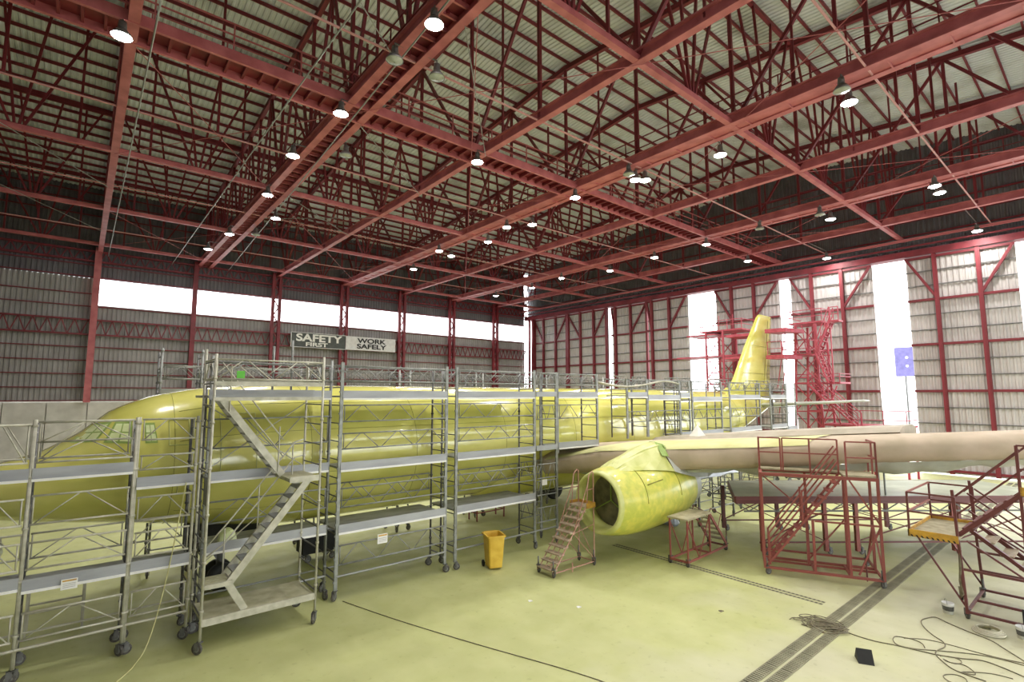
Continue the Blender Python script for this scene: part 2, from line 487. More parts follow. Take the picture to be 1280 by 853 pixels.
# light plan bracing in the bottom chord plane
for i in range(2, len(PX) - 1):
    for k in (0, 2, 4, 6, 8):
        if (i + k // 2) % 2: continue
        a, c = PANEL * k, PANEL * (k + 2)
        rod('brace_rod', (PX[i], a, ZB + 0.02), (PX[i + 1], c, ZB + 0.02), 0.014, 'red_light', roof)
        rod('brace_rod', (PX[i], c, ZB - 0.04), (PX[i + 1], a, ZB - 0.04), 0.014, 'red_light', roof)

for (a, c) in (((1.0, YR, 16.42), (1.0, YW - 1, 16.42)), ((5.3, YR, 16.42), (5.2, YW - 1, 16.42)), ((7.0, 8.0, 16.5), (9.4, 50.5, 16.5))):
    rod('sprinkler_pipe', a, c, 0.028, 'alu', roof)
for (a, c) in (((0.6, 9.0, 16.6), (7.2, 14.7, 16.6)), ((8.2, 19.6, 16.6), (13.8, 24.5, 16.6)), ((8.2, 29.4, 16.6), (13.8, 34.3, 16.6)), ((8.2, 34.3, 16.6), (13.8, 29.4, 16.6)), ((-6.1, 24.5, 16.6), (0.4, 34.3, 16.6)), ((-6.1, 34.3, 16.6), (0.4, 44.1, 16.6)), ((8.2, 12.0, 16.6), (13.8, 18.4, 16.6))):
    rod('brace_rod', a, c, 0.018, 'alu', roof)
# the lengthways catwalk under the trusses
cw = MB()
for yy in (18.45, 19.6):
    cw.box((XB, yy - 0.06, ZB - 0.02), (XD, yy + 0.06, ZB + 0.34))
cat = cw.build('catwalk', 'red_light', roof)
MB().box((XB, 18.51, ZB + 0.26), (XD, 19.54, ZB + 0.30)).build('walkway_plate', 'red', cat)
x = XB + 0.4
while x < XD:
    bar('walkway_rib', (x, 18.5, ZB + 0.16), (x, 19.55, ZB + 0.16), 0.08, 0.16, 'red', cat); x += 0.55
for yy in (18.45, 19.6):
    for zz in (0.9, 1.3):
        bar('walkway_rail', (XB, yy, ZB + zz), (XD, yy, ZB + zz), 0.045, 0.045, 'red_light', cat)
    x = XB + 1
    while x < XD:
        bar('rail_post', (x, yy, ZB + 0.3), (x, yy, ZB + 1.3), 0.045, 0.045, 'red_light', cat); x += 2.2

# ------------------------------------------------------------------ left wall
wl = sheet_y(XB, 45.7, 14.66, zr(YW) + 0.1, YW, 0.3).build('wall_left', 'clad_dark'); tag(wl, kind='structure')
wx = [XB] + PX[1:] ; wx[-1] = 45.75
wx = [XB, PX[1], PX[2], PX[3], PX[4], PX[5], PX[6], PX[7], PX[8], 45.75]
wx = [XB, -6.16] + [0.5 + 6.6 * i for i in range(0, 7)] + [45.75]
wx = sorted(set(round(v, 2) for v in wx)); wx = [v for v in wx if v < 45] + [45.75]
wx = [v for i, v in enumerate(wx) if i == 0 or v - wx[i - 1] > 3]
wx[-1] = 45.75
for i in range(len(wx) - 1):
    x0, x1 = wx[i], wx[i + 1]
    has_win = x0 > 0
    zc = 12.5 if has_win else 14.66
    sheet_y(x0, x1, 4.98, zc, YW, 0.3).build('wall_panel', 'clad', wl)
    for z in (5.05, 6.05, 7.1, 8.15, 9.2, 12.4, 14.75, 15.7, 17.5, 18.6, 19.7, 20.8, 21.5) + (() if has_win else (13.4,)):
        bar('girt', (x0, YW - 0.16, z), (x1, YW - 0.16, z), 0.14, 0.07, 'red', wl)
    for (za, zb_) in ((10.15, 11.3), (15.95, 16.75)):
        g = MB()
        for z in (za, zb_):
            g.bar((x0, YW - 0.55, z), (x1, YW - 0.55, z), 0.12, 0.12)
            g.bar((x0, YW - 0.25, z), (x1, YW - 0.25, z), 0.08, 0.08)
        nz = 9
        for j in range(nz):
            t0 = x0 + (x1 - x0) * j / nz; t1 = x0 + (x1 - x0) * (j + 1) / nz; tm = (t0 + t1) / 2
            g.bar((t0, YW - 0.5, za), (tm, YW - 0.5, zb_), 0.07); g.bar((tm, YW - 0.5, zb_), (t1, YW - 0.5, za), 0.07)
        g.build('lattice_girder', 'red', wl)
    for j in range(3):
        a = x0 + (x1 - x0) * j / 3; c = x0 + (x1 - x0) * (j + 1) / 3
        MB().box((a + 0.03, YW - 0.12, 0), (c - 0.03, YW + 0.1, 4.9)).build('concrete_panel', 'concrete', wl)
    # laced double column
    g = MB()
    for dx in ((0,) if x0 < 8 else (-0.3, 0.3)):
        cwid = 0.30 if abs(x0 - .5) < .1 else (0.22 if x0 < 8 else 0.13)
        g.box((x0 + dx - cwid, YW - 0.95, 4.9 if x0 < 8 else 0.0), (x0 + dx + 0.13, YW - 0.65, ZB + 0.3))
    if x0 >= 8:
        for j in range(22):
            z = 0.4 + j * 0.74; s = 1 if j % 2 else -1
            g.bar((x0 - 0.2 * s, YW - 0.8, z), (x0 + 0.2 * s, YW - 0.8, z + 0.72), 0.07, 0.10)
    g.build('wall_column', 'red_light' if abs(x0 - .5) < .1 else 'red', wl)
    if has_win:
        wn = MB().box((x0 + 0.15, YW - 0.02, 12.52), (x1 - 0.15, YW + 0.0, 14.64)).build('window_%d' % (i + 1), 'pane'); tag(wn, kind='structure')
        bar('mullion', (x0 + 0.15, YW - 0.06, 13.55), (x1 - 0.15, YW - 0.06, 13.55), 0.05, 0.05, 'alu', wn)
        bar('window_sill', (x0 + 0.1, YW - 0.06, 12.5), (x1 - 0.1, YW - 0.06, 12.5), 0.12, 0.08, 'clad', wn)

# unseen back wall behind the camera, set close and dark to dim the roof
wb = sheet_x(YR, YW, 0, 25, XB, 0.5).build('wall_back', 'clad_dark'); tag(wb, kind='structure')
# back-up wall behind the precast panels
MB().box((XB, YW + 0.12, 0), (45.7, YW + 0.25, 5.0)).build('panel_backing', 'concrete', wl)

# right-hand side wall (outside the frame) with the same clerestory strip
ws = sheet_y(XB, XD + 0.6, 6.5, 12.5, YR, 0.5, -0.05).build('wall_side', 'clad'); tag(ws, kind='structure')
sheet_y(XB, 3.0, 0, 6.5, YR, 0.5, -0.05).build('wall_panel', 'clad', ws)   # unseen panel added to keep the left dark; rest left open for light
sheet_y(XB, XD + 0.6, 14.64, zr(YR) + 0.1, YR, 0.5, -0.05).build('wall_panel', 'clad', ws)
for i in range(7):
    wn = MB().box((0.65 + 6.6 * i, YR, 12.5), (6.95 + 6.6 * i, YR + 0.02, 14.64)).build('window_%d' % (i + 11), 'pane'); tag(wn, kind='structure')
    bar('wall_column', (0.5 + 6.6 * i, YR + 0.4, 0), (0.5 + 6.6 * i, YR + 0.4, ZB), 0.4, 0.4, 'red', ws)
MB().box((XB, YR - 0.02, 12.5), (0.65, YR + 0.02, 14.64)).build('wall_panel', 'clad', ws)

# ------------------------------------------------------------------ door wall
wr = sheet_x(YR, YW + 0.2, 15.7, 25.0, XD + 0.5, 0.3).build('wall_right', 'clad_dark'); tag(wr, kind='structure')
for z in (17.2, 18.3, 19.4, 20.5, 21.6, 22.7):
    bar('girt', (XD + 0.4, YR, z), (XD + 0.4, YW, z), 0.12, 0.10, 'red', wr)
hb = MB()
hb.box((XD - 0.35, YR, 15.5), (XD + 0.6, YW, 15.62)).box((XD - 0.36, YR, 15.62), (XD - 0.30, YW, 15.95)).box((XD - 0.6, YR, 16.15), (XD - 0.4, YW, 16.25))
hb.build('header_beam', 'red', wr)
bar('header_rail', (XD - 1.2, YR, 16.55), (XD - 1.2, YW, 16.55), 0.16, 0.16, 'red_light', wr)
bar('corner_post', (XD - 0.2, YW - 1.55, 0), (XD - 0.2, YW - 1.55, 16.0), 0.3, 0.3, 'red', wr)
bar('corner_post', (XD - 0.1, YW - 0.75, 0), (XD - 0.1, YW - 0.75, 16.0), 0.25, 0.25, 'red', wr)

def leaf(nr, y0, y1, posts, xoff, diag):
    x = XD + xoff
    d = sheet_x(y1, y0, 0.1, 15.45, x + 0.12, 0.33, 0.05).build('door_%d' % nr, 'door_clad'); tag(d, kind='structure')
    for p in posts:
        bar('door_post', (x - 0.12, p, 0.1), (x - 0.12, p, 15.5), 0.26, 0.24, 'red', d)
    for z in (0.3, 2.4, 5.75, 9.05, 12.25, 15.35):
        bar('door_beam', (x - 0.06, y1, z), (x - 0.06, y0, z), 0.18, 0.17, 'red', d)
    for z in (1.35, 3.5, 4.6, 6.85, 7.95, 10.1, 11.2, 13.3, 14.35):
        bar('door_rail', (x, y1, z), (x, y0, z), 0.09, 0.07, 'alu_dark', d)
    for a, c in diag:
        bar('door_brace', (x - 0.14, a, 15.3), (x - 0.14, c, 12.3), 0.18, 0.16, 'red', d)
leaf(1, 50.7, 44.45, (50.5, 48.8, 46.55, 44.55), 0.3, ((50.5, 48.8), (44.6, 46.55)))
leaf(2, 44.0, 37.8, (44.0, 42.0, 39.9, 37.95), 0.0, ((44.0, 42.0), (38.0, 39.9)))
leaf(3, 37.6, 32.5, (36.97, 34.85, 32.7), 0.4, ((37.5, 36.97), (32.8, 34.85)))
leaf(4, 32.4, 27.6, (31.8, 29.7), 0.0, ((32.4, 31.8), (27.8, 29.7)))
leaf(5, 24.7, 18.8, (23.03, 20.96), 0.0, ((24.6, 23.03), (18.9, 20.96)))
leaf(6, 17.9, 11.9, (16.17, 13.97), 0.0, ((17.8, 16.17), (12.0, 13.97)))
leaf(7, 9.8, 3.95, (8.1, 5.78), 0.0, ((9.7, 8.1), (4.05, 5.78)))
leaf(8, -6.6, -12.6, (-8.5, -10.5), 0.0, ())

# ------------------------------------------------------------------ the airliner
YC = 17.1
FX = [-2.5, -2.35, -2.0, -1.5, -0.74, -.48, .04, .6, 1.05, 1.51, 2.53, 3.67, 5.0, 26, 29, 32, 35, 38, 39.6]
FT = [3.28, 3.5, 3.68, 3.86, 4.08, 4.22, 4.54, 5.08, 5.3, 5.48, 5.68, 5.77, 5.80, 5.80, 5.78, 5.70, 5.55, 5.35, 5.15]
FB = [3.1, 2.95, 2.8, 2.65, 2.5, 2.46, 2.37, 2.29, 2.22, 2.14, 1.95, 1.75, 1.6, 1.6, 1.85, 2.6, 3.5, 4.4, 4.9]
FW = [.06, .3, .66, 1.0, 1.33, 1.42, 1.57, 1.7, 1.78, 1.85, 1.94, 1.985, 2.0, 2.0, 1.93, 1.65, 1.2, .65, .2]
FC = [3.2, 3.21, 3.24, 3.28, 3.33, 3.35, 3.4, 3.45, 3.5, 3.55, 3.63, 3.69, 3.7, 3.7, 3.8, 4.15, 4.55, 4.9, 5.02]
def interp(x, xs, ys):
    if x <= xs[0]: return ys[0]
    for i in range(len(xs) - 1):
        if x <= xs[i + 1]:
            t = (x - xs[i]) / (xs[i + 1] - xs[i]); return ys[i] * (1 - t) + ys[i + 1] * t
    return ys[-1]
def smooth_interp(x, xs, ys):
    # light smoothing of the piecewise table
    d = 0.12 if x < 6 else 0.6
    return (interp(x - d, xs, ys) + 2 * interp(x, xs, ys) + interp(x + d, xs, ys)) / 4
def fus_params(x): return [smooth_interp(x, FX, a) for a in (FT, FB, FW, FC)]
def fus_pt(x, th, off=0.0):
    zt, zb, hw, zc = fus_params(x)
    c, s = math.cos(th), math.sin(th)
    return (x, YC - (hw + off) * c, zc + (((zt - zc) if s > 0 else (zc - zb)) + off) * s)
def near_y(x, z, off=0.02):
    zt, zb, hw, zc = fus_params(x); s = (z - zc) / ((zt - zc) if z > zc else (zc - zb))
    s = max(-0.995, min(0.995, s)); return YC - (hw + off) * math.sqrt(1 - s * s)

plane = thing('airliner', 'twin-engine airliner in yellow-green primer, stripped and masked with paper, parked among the scaffolds', 'airplane', (0, 0, 0))
xs = [-2.5, -2.42, -2.3, -2.1] + [-2.0 + 0.2 * i for i in range(36)] + [5.4 + 1.0 * i for i in range(20)] + [25.5 + 0.7 * i for i in range(21)]
xs = [x for x in xs if x <= 39.6]
fz = MB().rings([[fus_pt(x, 2 * math.pi * j / 48) for j in range(48)] for x in xs]).build('fuselage', 'primer', plane)
# frame joints and lap seams of the skin
for x in (-0.75, 1.9, 5.2, 8.6, 12.4, 16.2, 20.2, 24.2, 27.6, 31.0):
    MB().tube([fus_pt(x, math.radians(a), 0.001) for a in range(-80, 100, 6)], 0.006, 4).build('skin_seam', 'seam', fz)
for a in (48, 22, -12, -40):
    MB().tube([fus_pt(2.0 + 0.5 * i, math.radians(a), 0.001) for i in range(60)], 0.005, 4).build('skin_seam', 'seam', fz)

def patch(pts, nu=6, nv=5, off=0.012):
    """skin patch over the near side of the nose from four (x, z) corners"""
    (a, b_, c, d) = pts
    vs = []
    for j in range(nv + 1):
        for i in range(nu + 1):
            u, v = i / nu, j / nv
            x = (a[0] * (1 - u) + b_[0] * u) * (1 - v) + (d[0] * (1 - u) + c[0] * u) * v
            z = (a[1] * (1 - u) + b_[1] * u) * (1 - v) + (d[1] * (1 - u) + c[1] * u) * v
            vs.append((x, near_y(x, z, off), z))
    return MB().add(vs, [(j * (nu + 1) + i, j * (nu + 1) + i + 1, (j + 1) * (nu + 1) + i + 1, (j + 1) * (nu + 1) + i) for j in range(nv) for i in range(nu)], True)
def shrink(p, f, dx=0, dz=0):
    cx = sum(q[0] for q in p) / 4 + dx; cz = sum(q[1] for q in p) / 4 + dz
    return [(cx + (q[0] - cx) * f, cz + (q[1] - cz) * f) for q in p]
for (pts, two) in (([(-0.12, 4.34), (0.36, 4.38), (0.66, 4.84), (0.30, 4.78)], 1), ([(0.50, 4.36), (1.06, 4.32), (1.03, 4.84), (0.72, 4.84)], 1), ([(1.30, 4.32), (1.55, 4.32), (1.48, 4.80), (1.28, 4.80)], 1)):
    w = patch(pts).build('cockpit_window', 'mask_green', plane); w['label'] = 'cockpit window masked with green tape'
    q = shrink(pts, 0.86)
    for k in range(2):
        for l in range(2):
            def pq(u, v):
                a, b_, c, d = q
                return ((a[0] * (1 - u) + b_[0] * u) * (1 - v) + (d[0] * (1 - u) + c[0] * u) * v, (a[1] * (1 - u) + b_[1] * u) * (1 - v) + (d[1] * (1 - u) + c[1] * u) * v)
            u0, u1, v0, v1 = 0.03 + 0.5 * k, 0.46 + 0.5 * k, 0.03 + 0.5 * l, 0.46 + 0.5 * l
            patch([pq(u0, v0), pq(u1, v0), pq(u1, v1), pq(u0, v1)], 3, 3, 0.02).build('masking_film', 'mask_film', w)
def outline(x0, x1, z0, z1, name):
    p = []
    for (xa, za, xb, zb_) in ((x0, z0, x1, z0), (x1, z0, x1, z1), (x1, z1, x0, z1), (x0, z1, x0, z0)):
        for i in range(8):
            t = i / 8; x = xa + (xb - xa) * t; z = za + (zb_ - za) * t
            p.append((x, near_y(x, z, 0.003), z))
    p.append(p[0])
    return MB().tube(p, 0.012, 4, False).build(name, 'primer_lip', plane)
outline(1.78, 2.2, 4.25, 4.86, 'cabin_hatch')
outline(2.9, 3.75, 3.25, 5.0, 'cabin_door')
outline(2.0, 2.35, 3.05, 3.3, 'service_panel')

# fin
def section(xle, xte, z, th, y=YC):
    n = 8; pts = []
    for i in range(n + 1):
        t = i / n; xx = xle + (xte - xle) * t
        pts.append((xx, y - th * (math.sqrt(t) * 1.5 * (1 - t) + 0.02), z))
    for i in range(n, -1, -1):
        t = i / n; xx = xle + (xte - xle) * t
        pts.append((xx, y + th * (math.sqrt(t) * 1.5 * (1 - t) + 0.02), z))
    return pts
fin = MB().rings([section(31.6, 39.2, 5.4, 0.3), section(33.6, 39.4, 6.3, 0.3), section(35.6, 39.8, 8.8, 0.25), section(37.7, 40.2, 11.15, 0.16), section(38.1, 40.2, 11.4, 0.10)]).build('tail_fin', 'primer', plane)
for z, a, c in ((7.0, 34.4, 39.2), (9.0, 35.9, 39.6)):
    bar('skin_seam', (a + 0.4, YC - 0.27, z), (c, YC - 0.1, z), 0.02, 0.02, 'seam', fin)
bar('rudder_hinge', (37.9, YC - 0.24, 6.2), (39.3, YC - 0.15, 11.0), 0.03, 0.03, 'seam', fin)
# tailplane
def wsec(y, xle, xte, zle, zte, th, n=10):
    pts = []
    for i in range(n + 1):
        t = i / n
        pts.append((xle + (xte - xle) * t, y, zle + (zte - zle) * t + th * 1.35 * (math.sqrt(t) * (1 - t) + 0.02)))
    for i in range(n, 0, -1):
        t = i / n
        pts.append((xle + (xte - xle) * t, y, zle + (zte - zle) * t - th * 1.15 * (math.sqrt(t) * (1 - t) + 0.02)))
    return pts
for s in (-1, 1):
    MB().rings([wsec(YC + s * 0.5, 35.0, 38.6, 4.75, 4.75, 0.3), wsec(YC + s * 6.2, 38.4, 39.9, 5.1, 5.1, 0.14)]).build('tailplane', 'plastic', plane)

# wings
def wing(s):
    Y = lambda d: YC - s * d
    st = [wsec(Y(1.2), 13.2, 21.8, 2.72, 2.95, 0.95), wsec(Y(2.3), 14.3, 21.9, 2.85, 3.15, 0.85), wsec(Y(3.9), 15.25, 22.0, 3.05, 3.35, 0.75), wsec(Y(5.8), 16.2, 22.1, 3.25, 3.5, 0.68),
          wsec(Y(8.8), 17.6, 22.7, 3.5, 3.75, 0.62), wsec(Y(12.1), 18.95, 23.3, 3.82, 4.0, 0.58), wsec(Y(15.1), 20.45, 23.9, 4.02, 4.2, 0.50), wsec(Y(17.3), 21.6, 24.3, 4.2, 4.3, 0.34)]
    return MB().rings(st)
wg = wing(1).build('wing', 'paper', plane); wg['label'] = 'near wing wrapped in brown masking paper'
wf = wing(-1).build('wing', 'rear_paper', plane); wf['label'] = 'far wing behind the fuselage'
wr_rows = []
rng = random.Random(9)
WD = [2.0, 2.5, 3.9, 5.8, 8.8, 12.1, 15.1, 17.3]; WXL = [14.1, 14.5, 15.22, 16.12, 17.55, 18.82, 20.3, 21.5]
WT = [3.0, 3.1, 3.44, 3.58, 3.80, 4.14, 4.37, 4.45]; WB = [2.38, 2.42, 2.56, 2.74, 3.03, 3.44, 3.70, 3.95]
for i in range(60):
    d = 2.05 + (17.2 - 2.05) * i / 59
    xl, zt, zb_ = interp(d, WD, WXL), interp(d, WD, WT), interp(d, WD, WB)
    w = rng.uniform(-.025, .025); h = zt - zb_
    wr_rows.append([(xl + 1.1, YC - d, zt + .10), (xl + .45, YC - d, zt + .03), (xl + .12 + w, YC - d, zt - .06), (xl - .02 + w, YC - d, zt - h * .35), (xl + .02 - w, YC - d, zb_ + h * .25 + w), (xl + .16, YC - d, zb_), (xl + .8, YC - d, zb_ - .05 + w), (xl + 1.5, YC - d, zb_ + .02)])
MB().rings(wr_rows, closed=False).build('paper_wrap', 'paper', wg)
rng = random.Random(3)
rows = []
for i in range(61):
    d = 3.2 + 12.6 * i / 60
    xl, zb_ = interp(d, WD, WXL), interp(d, WD, WB)
    drop = 0.14 + 0.05 * math.sin(d * 2.1) + 0.04 * math.sin(d * 5.3) + 0.22 * min(1, max(0, d - 7.8)) - 0.14 * max(0, (d - 12.5) / 3)
    w = 0.05 * math.sin(d * 9) + rng.uniform(-0.03, 0.03)
    rows.append([(xl + .25, YC - d, zb_ - .02), (xl + .40 + w, YC - d, zb_ - drop * .5), (xl + .75 + w * 1.5, YC - d, zb_ - drop), (xl + 1.5 + w, YC - d, zb_ - drop * 1.15), (xl + 2.8, YC - d, zb_ - drop * .6)])
sk = MB().rings(rows, closed=False).build('plastic_skirt', 'plastic', plane); sk['label'] = 'loose grey plastic sheet under the near wing'
# pale oversprayed paper strip laid along the top of the leading edge
rows = []
for k in range(18):
    d = 2.1 + 8.2 * k / 17
    xl, zt = interp(d, WD, WXL), interp(d, WD, WT)
    rows.append([(xl + .06, YC - d, zt - .09), (xl + .14, YC - d, zt - .03), (xl + .46, YC - d, zt + .055), (xl + 1.1, YC - d, zt + .125), (xl + 2.2, YC - d, zt + .15)])
MB().rings(rows, closed=False).build('paper_strip', 'paper_top', wg)
MB().add([(18.5, 10.85, 3.88), (18.9, 10.75, 3.9), (18.95, 11.2, 3.9), (18.55, 11.25, 3.88), (18.75, 11.0, 4.32)], [(0, 1, 4), (1, 2, 4), (2, 3, 4), (3, 0, 4), (3, 2, 1, 0)]).build('paper_peak', 'white', wg)
# paper covered flap band standing proud along the trailing edge
fr = []
for (d, x, z) in ((3.2, 21.3, 3.55), (5.5, 21.6, 3.78), (8.5, 22.0, 4.08), (10.5, 22.4, 4.26), (12.1, 22.7, 4.40)):
    fr.append([(x - 1.6, YC - d, z - 0.15), (x - 1.2, YC - d, z + 0.02), (x, YC - d, z + 0.06), (x + 0.5, YC - d, z - 0.06), (x + 0.4, YC - d, z - 0.35), (x - 1.2, YC - d, z - 0.35)])
fb = MB().rings(fr, smooth=False).build('flap', 'rear_paper', plane); fb['label'] = 'trailing edge flap wrapped in grey-brown paper'
# plastic skirt hanging from the lower surface
# centre fairing
MB().rings([[(x, YC - w * math.cos(t), z0 + h * math.sin(t)) for t in [math.radians(180 + 12 * k) for k in range(16)]] for (x, w, z0, h) in ((11.5, .3, 2.0, .2), (12.6, 1.7, 2.35, 1.0), (14.5, 2.15, 2.7, 1.35), (20.5, 2.15, 2.7, 1.35), (23, 1.7, 2.3, .85), (24.5, .3, 1.9, .2))], closed=True).build('belly_fairing', 'primer', plane)

# engine nacelle and pylon
EY, EZ = 11.4, 1.98
def nac_ring(x, r, dz=0, n=40): return [(x, EY - r * math.cos(2 * math.pi * j / n), EZ + dz + r * 1.02 * math.sin(2 * math.pi * j / n)) for j in range(n)]
na = MB().rings([nac_ring(x, r, dz) for x, r, dz in ((13.32, 1.00, 0), (13.6, 1.07, 0), (14.2, 1.15, 0), (15.0, 1.18, .01), (15.9, 1.15, .02), (16.8, 1.08, .04), (17.5, .97, .06), (18.05, .83, .08), (18.3, .75, .08))], cap=False).build('engine_nacelle', 'nacelle', plane)
MB().rings([nac_ring(x, r) for x, r in ((13.34, 1.005), (13.2, .97), (13.14, .92), (13.18, .87), (13.4, .83), (13.9, .82))], cap=False).build('intake_lip', 'primer_lip', na)
MB().rings([nac_ring(x, r) for x, r in ((13.9, .82), (13.95, .5), (13.92, .02))], cap=False).build('intake_cover', 'fan', na)
for a in (90, 210, 330):
    t = math.radians(a)
    bar('cover_strap', (13.88, EY, EZ), (13.86, EY - .82 * math.cos(t), EZ + .83 * math.sin(t)), 0.03, 0.03, 'mask_green', na)
MB().rings([nac_ring(x, r, .1) for x, r in ((18.29, .75), (18.15, .69), (17.7, .62), (17.68, .02))], cap=False).build('exhaust_nozzle', 'fan', na)
MB().rings([nac_ring(x, r + 0.004, d) for x, r, d in ((17.75, .912, .07), (18.05, .835, .08), (18.31, .755, .08))], cap=False).build('exhaust_ring', 'plastic', na)
for x, r, d in ((14.35, 1.163, 0), (16.35, 1.122, .03)):
    MB().tube([(px, py, pz) for (px, py, pz) in nac_ring(x, r + .002, d)[:24]], 0.009, 4).build('skin_seam', 'seam', na)
t = math.radians(28)
MB().tube([(14.5, EY - 1.17 * math.cos(t), EZ + 1.19 * math.sin(t)), (15.4, EY - 1.18 * math.cos(t + .07), EZ + 1.21 * math.sin(t + .07))], 0.022, 4).build('nacelle_strake', 'seam', na)
# pylon with crumpled paper over it
pyl = [[(x, EY - w, zb_), (x, EY - w * .8, zt), (x, EY, zt + .06), (x, EY + w * .8, zt), (x, EY + w, zb_)] for x, w, zb_, zt in ((14.0, .14, 2.9, 3.12), (14.6, .28, 2.9, 3.34), (15.3, .34, 2.9, 3.55), (16.2, .40, 2.9, 3.68), (17.2, .42, 2.8, 3.6), (18.4, .40, 2.6, 3.4), (19.6, .25, 2.7, 3.2))]
py = MB().rings(pyl, smooth=False).build('engine_pylon', 'primer_lip', plane)
def hump(rows_):
    out = []
    for k, (x, spread, zlow, ztop) in enumerate(rows_):
        w = .05 * math.sin(k * 2.1)
        out.append([(x, EY - spread, zlow), (x + w, EY - spread * .72, zlow + (ztop - zlow) * .42 + w), (x, EY - .34, zlow + (ztop - zlow) * .86), (x, EY - .12, ztop), (x, EY + .12, ztop), (x, EY + .34, zlow + (ztop - zlow) * .86), (x, EY + spread, zlow)])
    return MB().rings(out, closed=False, smooth=False)
hump([(13.75, .45, 2.98, 3.06), (14.2, .62, 2.98, 3.24), (14.7, .72, 2.97, 3.38), (15.3, .80, 2.92, 3.56), (15.9, .86, 2.86, 3.70), (16.3, .92, 2.80, 3.76)]).build('masking_cover', 'primer_lip', py)
hump([(16.28, .93, 2.80, 3.77), (16.6, 1.0, 2.70, 3.66), (17.1, 1.02, 2.58, 3.40), (17.7, 1.0, 2.46, 3.16), (18.4, .95, 2.38, 3.02), (19.2, .8, 2.5, 3.0)]).build('crumpled_paper', 'plastic', py)
MB().add([(15.98, EY - .62, 3.34), (16.3, EY - .68, 3.30), (16.42, EY - .36, 3.70), (16.22, EY - .14, 3.79)], [(0, 1, 2, 3)]).build('masking_tape', 'mask_green', py)
MB().add([(16.30, EY - .40, 3.72), (16.42, EY - .38, 3.70), (17.05, EY - .98, 2.75), (16.9, EY - 1.04, 2.72)], [(0, 1, 2, 3)]).build('masking_tape', 'mask_green', py)

# landing gear
def gear(x, y, ztop, r, name, tw):
    g = MB().tube([(x, y, ztop), (x, y, r)], 0.11, 8).build(name, 'alu_dark', plane)
    MB().bar((x - 0.9, y, ztop), (x, y, r + .35), 0.08).build('drag_strut', 'alu_dark', g)
    for s in (-1, 1):
        MB().lathe([(0.02, -.14), (r * .55, -.14), (r * .95, -.12), (r, -.05), (r, .05), (r * .95, .12), (r * .55, .14), (.02, .14)], 'y', (x, y + s * tw, r), 20).build('wheel', 'rubber', g)
    return g
gear(3.4, YC, 2.2, .38, 'nose_gear', .25)
gear(19.6, YC - 3.3, 2.9, .58, 'main_gear', .45)
gear(19.6, YC + 3.3, 2.9, .58, 'main_gear', .45)
for s in (-1, 1):
    MB().box((2.5, YC + s * .38 - .02, 1.2), (4.3, YC + s * .38 + .02, 1.95)).build('gear_door', 'dark', plane)

# ------------------------------------------------------------------ scaffolds
_cache = {}
def shared(key, fn):
    if key not in _cache: _cache[key] = fn()
    return _cache[key]

def lattice_mesh(L, h, m, step=1.15, r=0.022):
    def mk():
        b = MB(); b.tube([(0, 0, 0), (L, 0, 0)], r, 6); b.tube([(0, 0, h), (L, 0, h)], r, 6)
        k = max(1, int(round(L / step)))
        for i in range(k):
            a = L * i / k; c = L * (i + 1) / k; q = (a + c) / 2
            b.tube([(a + .04, 0, 0), (q - 0.04, 0, h)], r * .6, 5); b.tube([(q + .04, 0, h), (c - .04, 0, 0)], r * .6, 5)
        for a in (0.03, L - 0.03): b.tube([(a, 0, 0), (a, 0, h)], r * .7, 5)
        return b.mesh('guardrail', m)
    return shared(('lat', round(L, 2), round(h, 2), m, step), mk)

def caster_at(parent, x, y, sw=0.0, big=0.11):
    def mk1():
        b = MB(); b.tube([(0, 0, .5), (0, 0, .26)], .022, 6); b.box((-.05, -.05, .24), (.05, .05, .265))
        for s in (-1, 1): b.box((.0, s * .045 - .006, big - .02), (.09, s * .045 + .006, .25))
        return b.mesh('caster', 'alu_dark')
    def mk2():
        b = MB().lathe([(big * .6, -.03), (big * .93, -.025), (big, -.012), (big, .012), (big * .93, .025), (big * .6, .03)], 'y', (0.05, 0, big), 16, False)
        n0 = len(b.f)
        b.lathe([(.012, -.034), (big * .3, -.034), (big * .6, -.022), (big * .6, .022), (big * .3, .034), (.012, .034)], 'y', (0.05, 0, big), 16, False)
        me = b.mesh('wheel', 'wheel_grey'); me.materials.append(M['alu'])
        for p in me.polygons[n0:]: p.material_index = 1
        return me
    c = link('caster', shared(('c1', big), mk1), parent); c.location = (x, y, 0); c.rotation_euler = (0, 0, sw)
    w = link('wheel', shared(('c2', big), mk2), c)
    return c

def hpost_mesh(z0, z1, m):
    def mk():
        b = MB(); b.box((-.045, -.03, z0), (.045, .03, z1))
        z = z0 + .2
        while z < z1 - .1:
            b.box((-.07, -.02, z), (-.045, .02, z + .05)); z += .3
        return b.mesh('post', m)
    return shared(('hp', z0, z1, m), mk)
def tpost_mesh(z0, z1, m, r=.03):
    def mk():
        b = MB(); b.tube([(0, 0, z0), (0, 0, z1)], r, 8)
        z = z0 + .6
        while z < z1 - .1:
            b.tube([(0, 0, z), (0, 0, z + .05)], r * 1.5, 8); z += 1.0
        return b.mesh('post', m)
    return shared(('tp', z0, z1, m, r), mk)

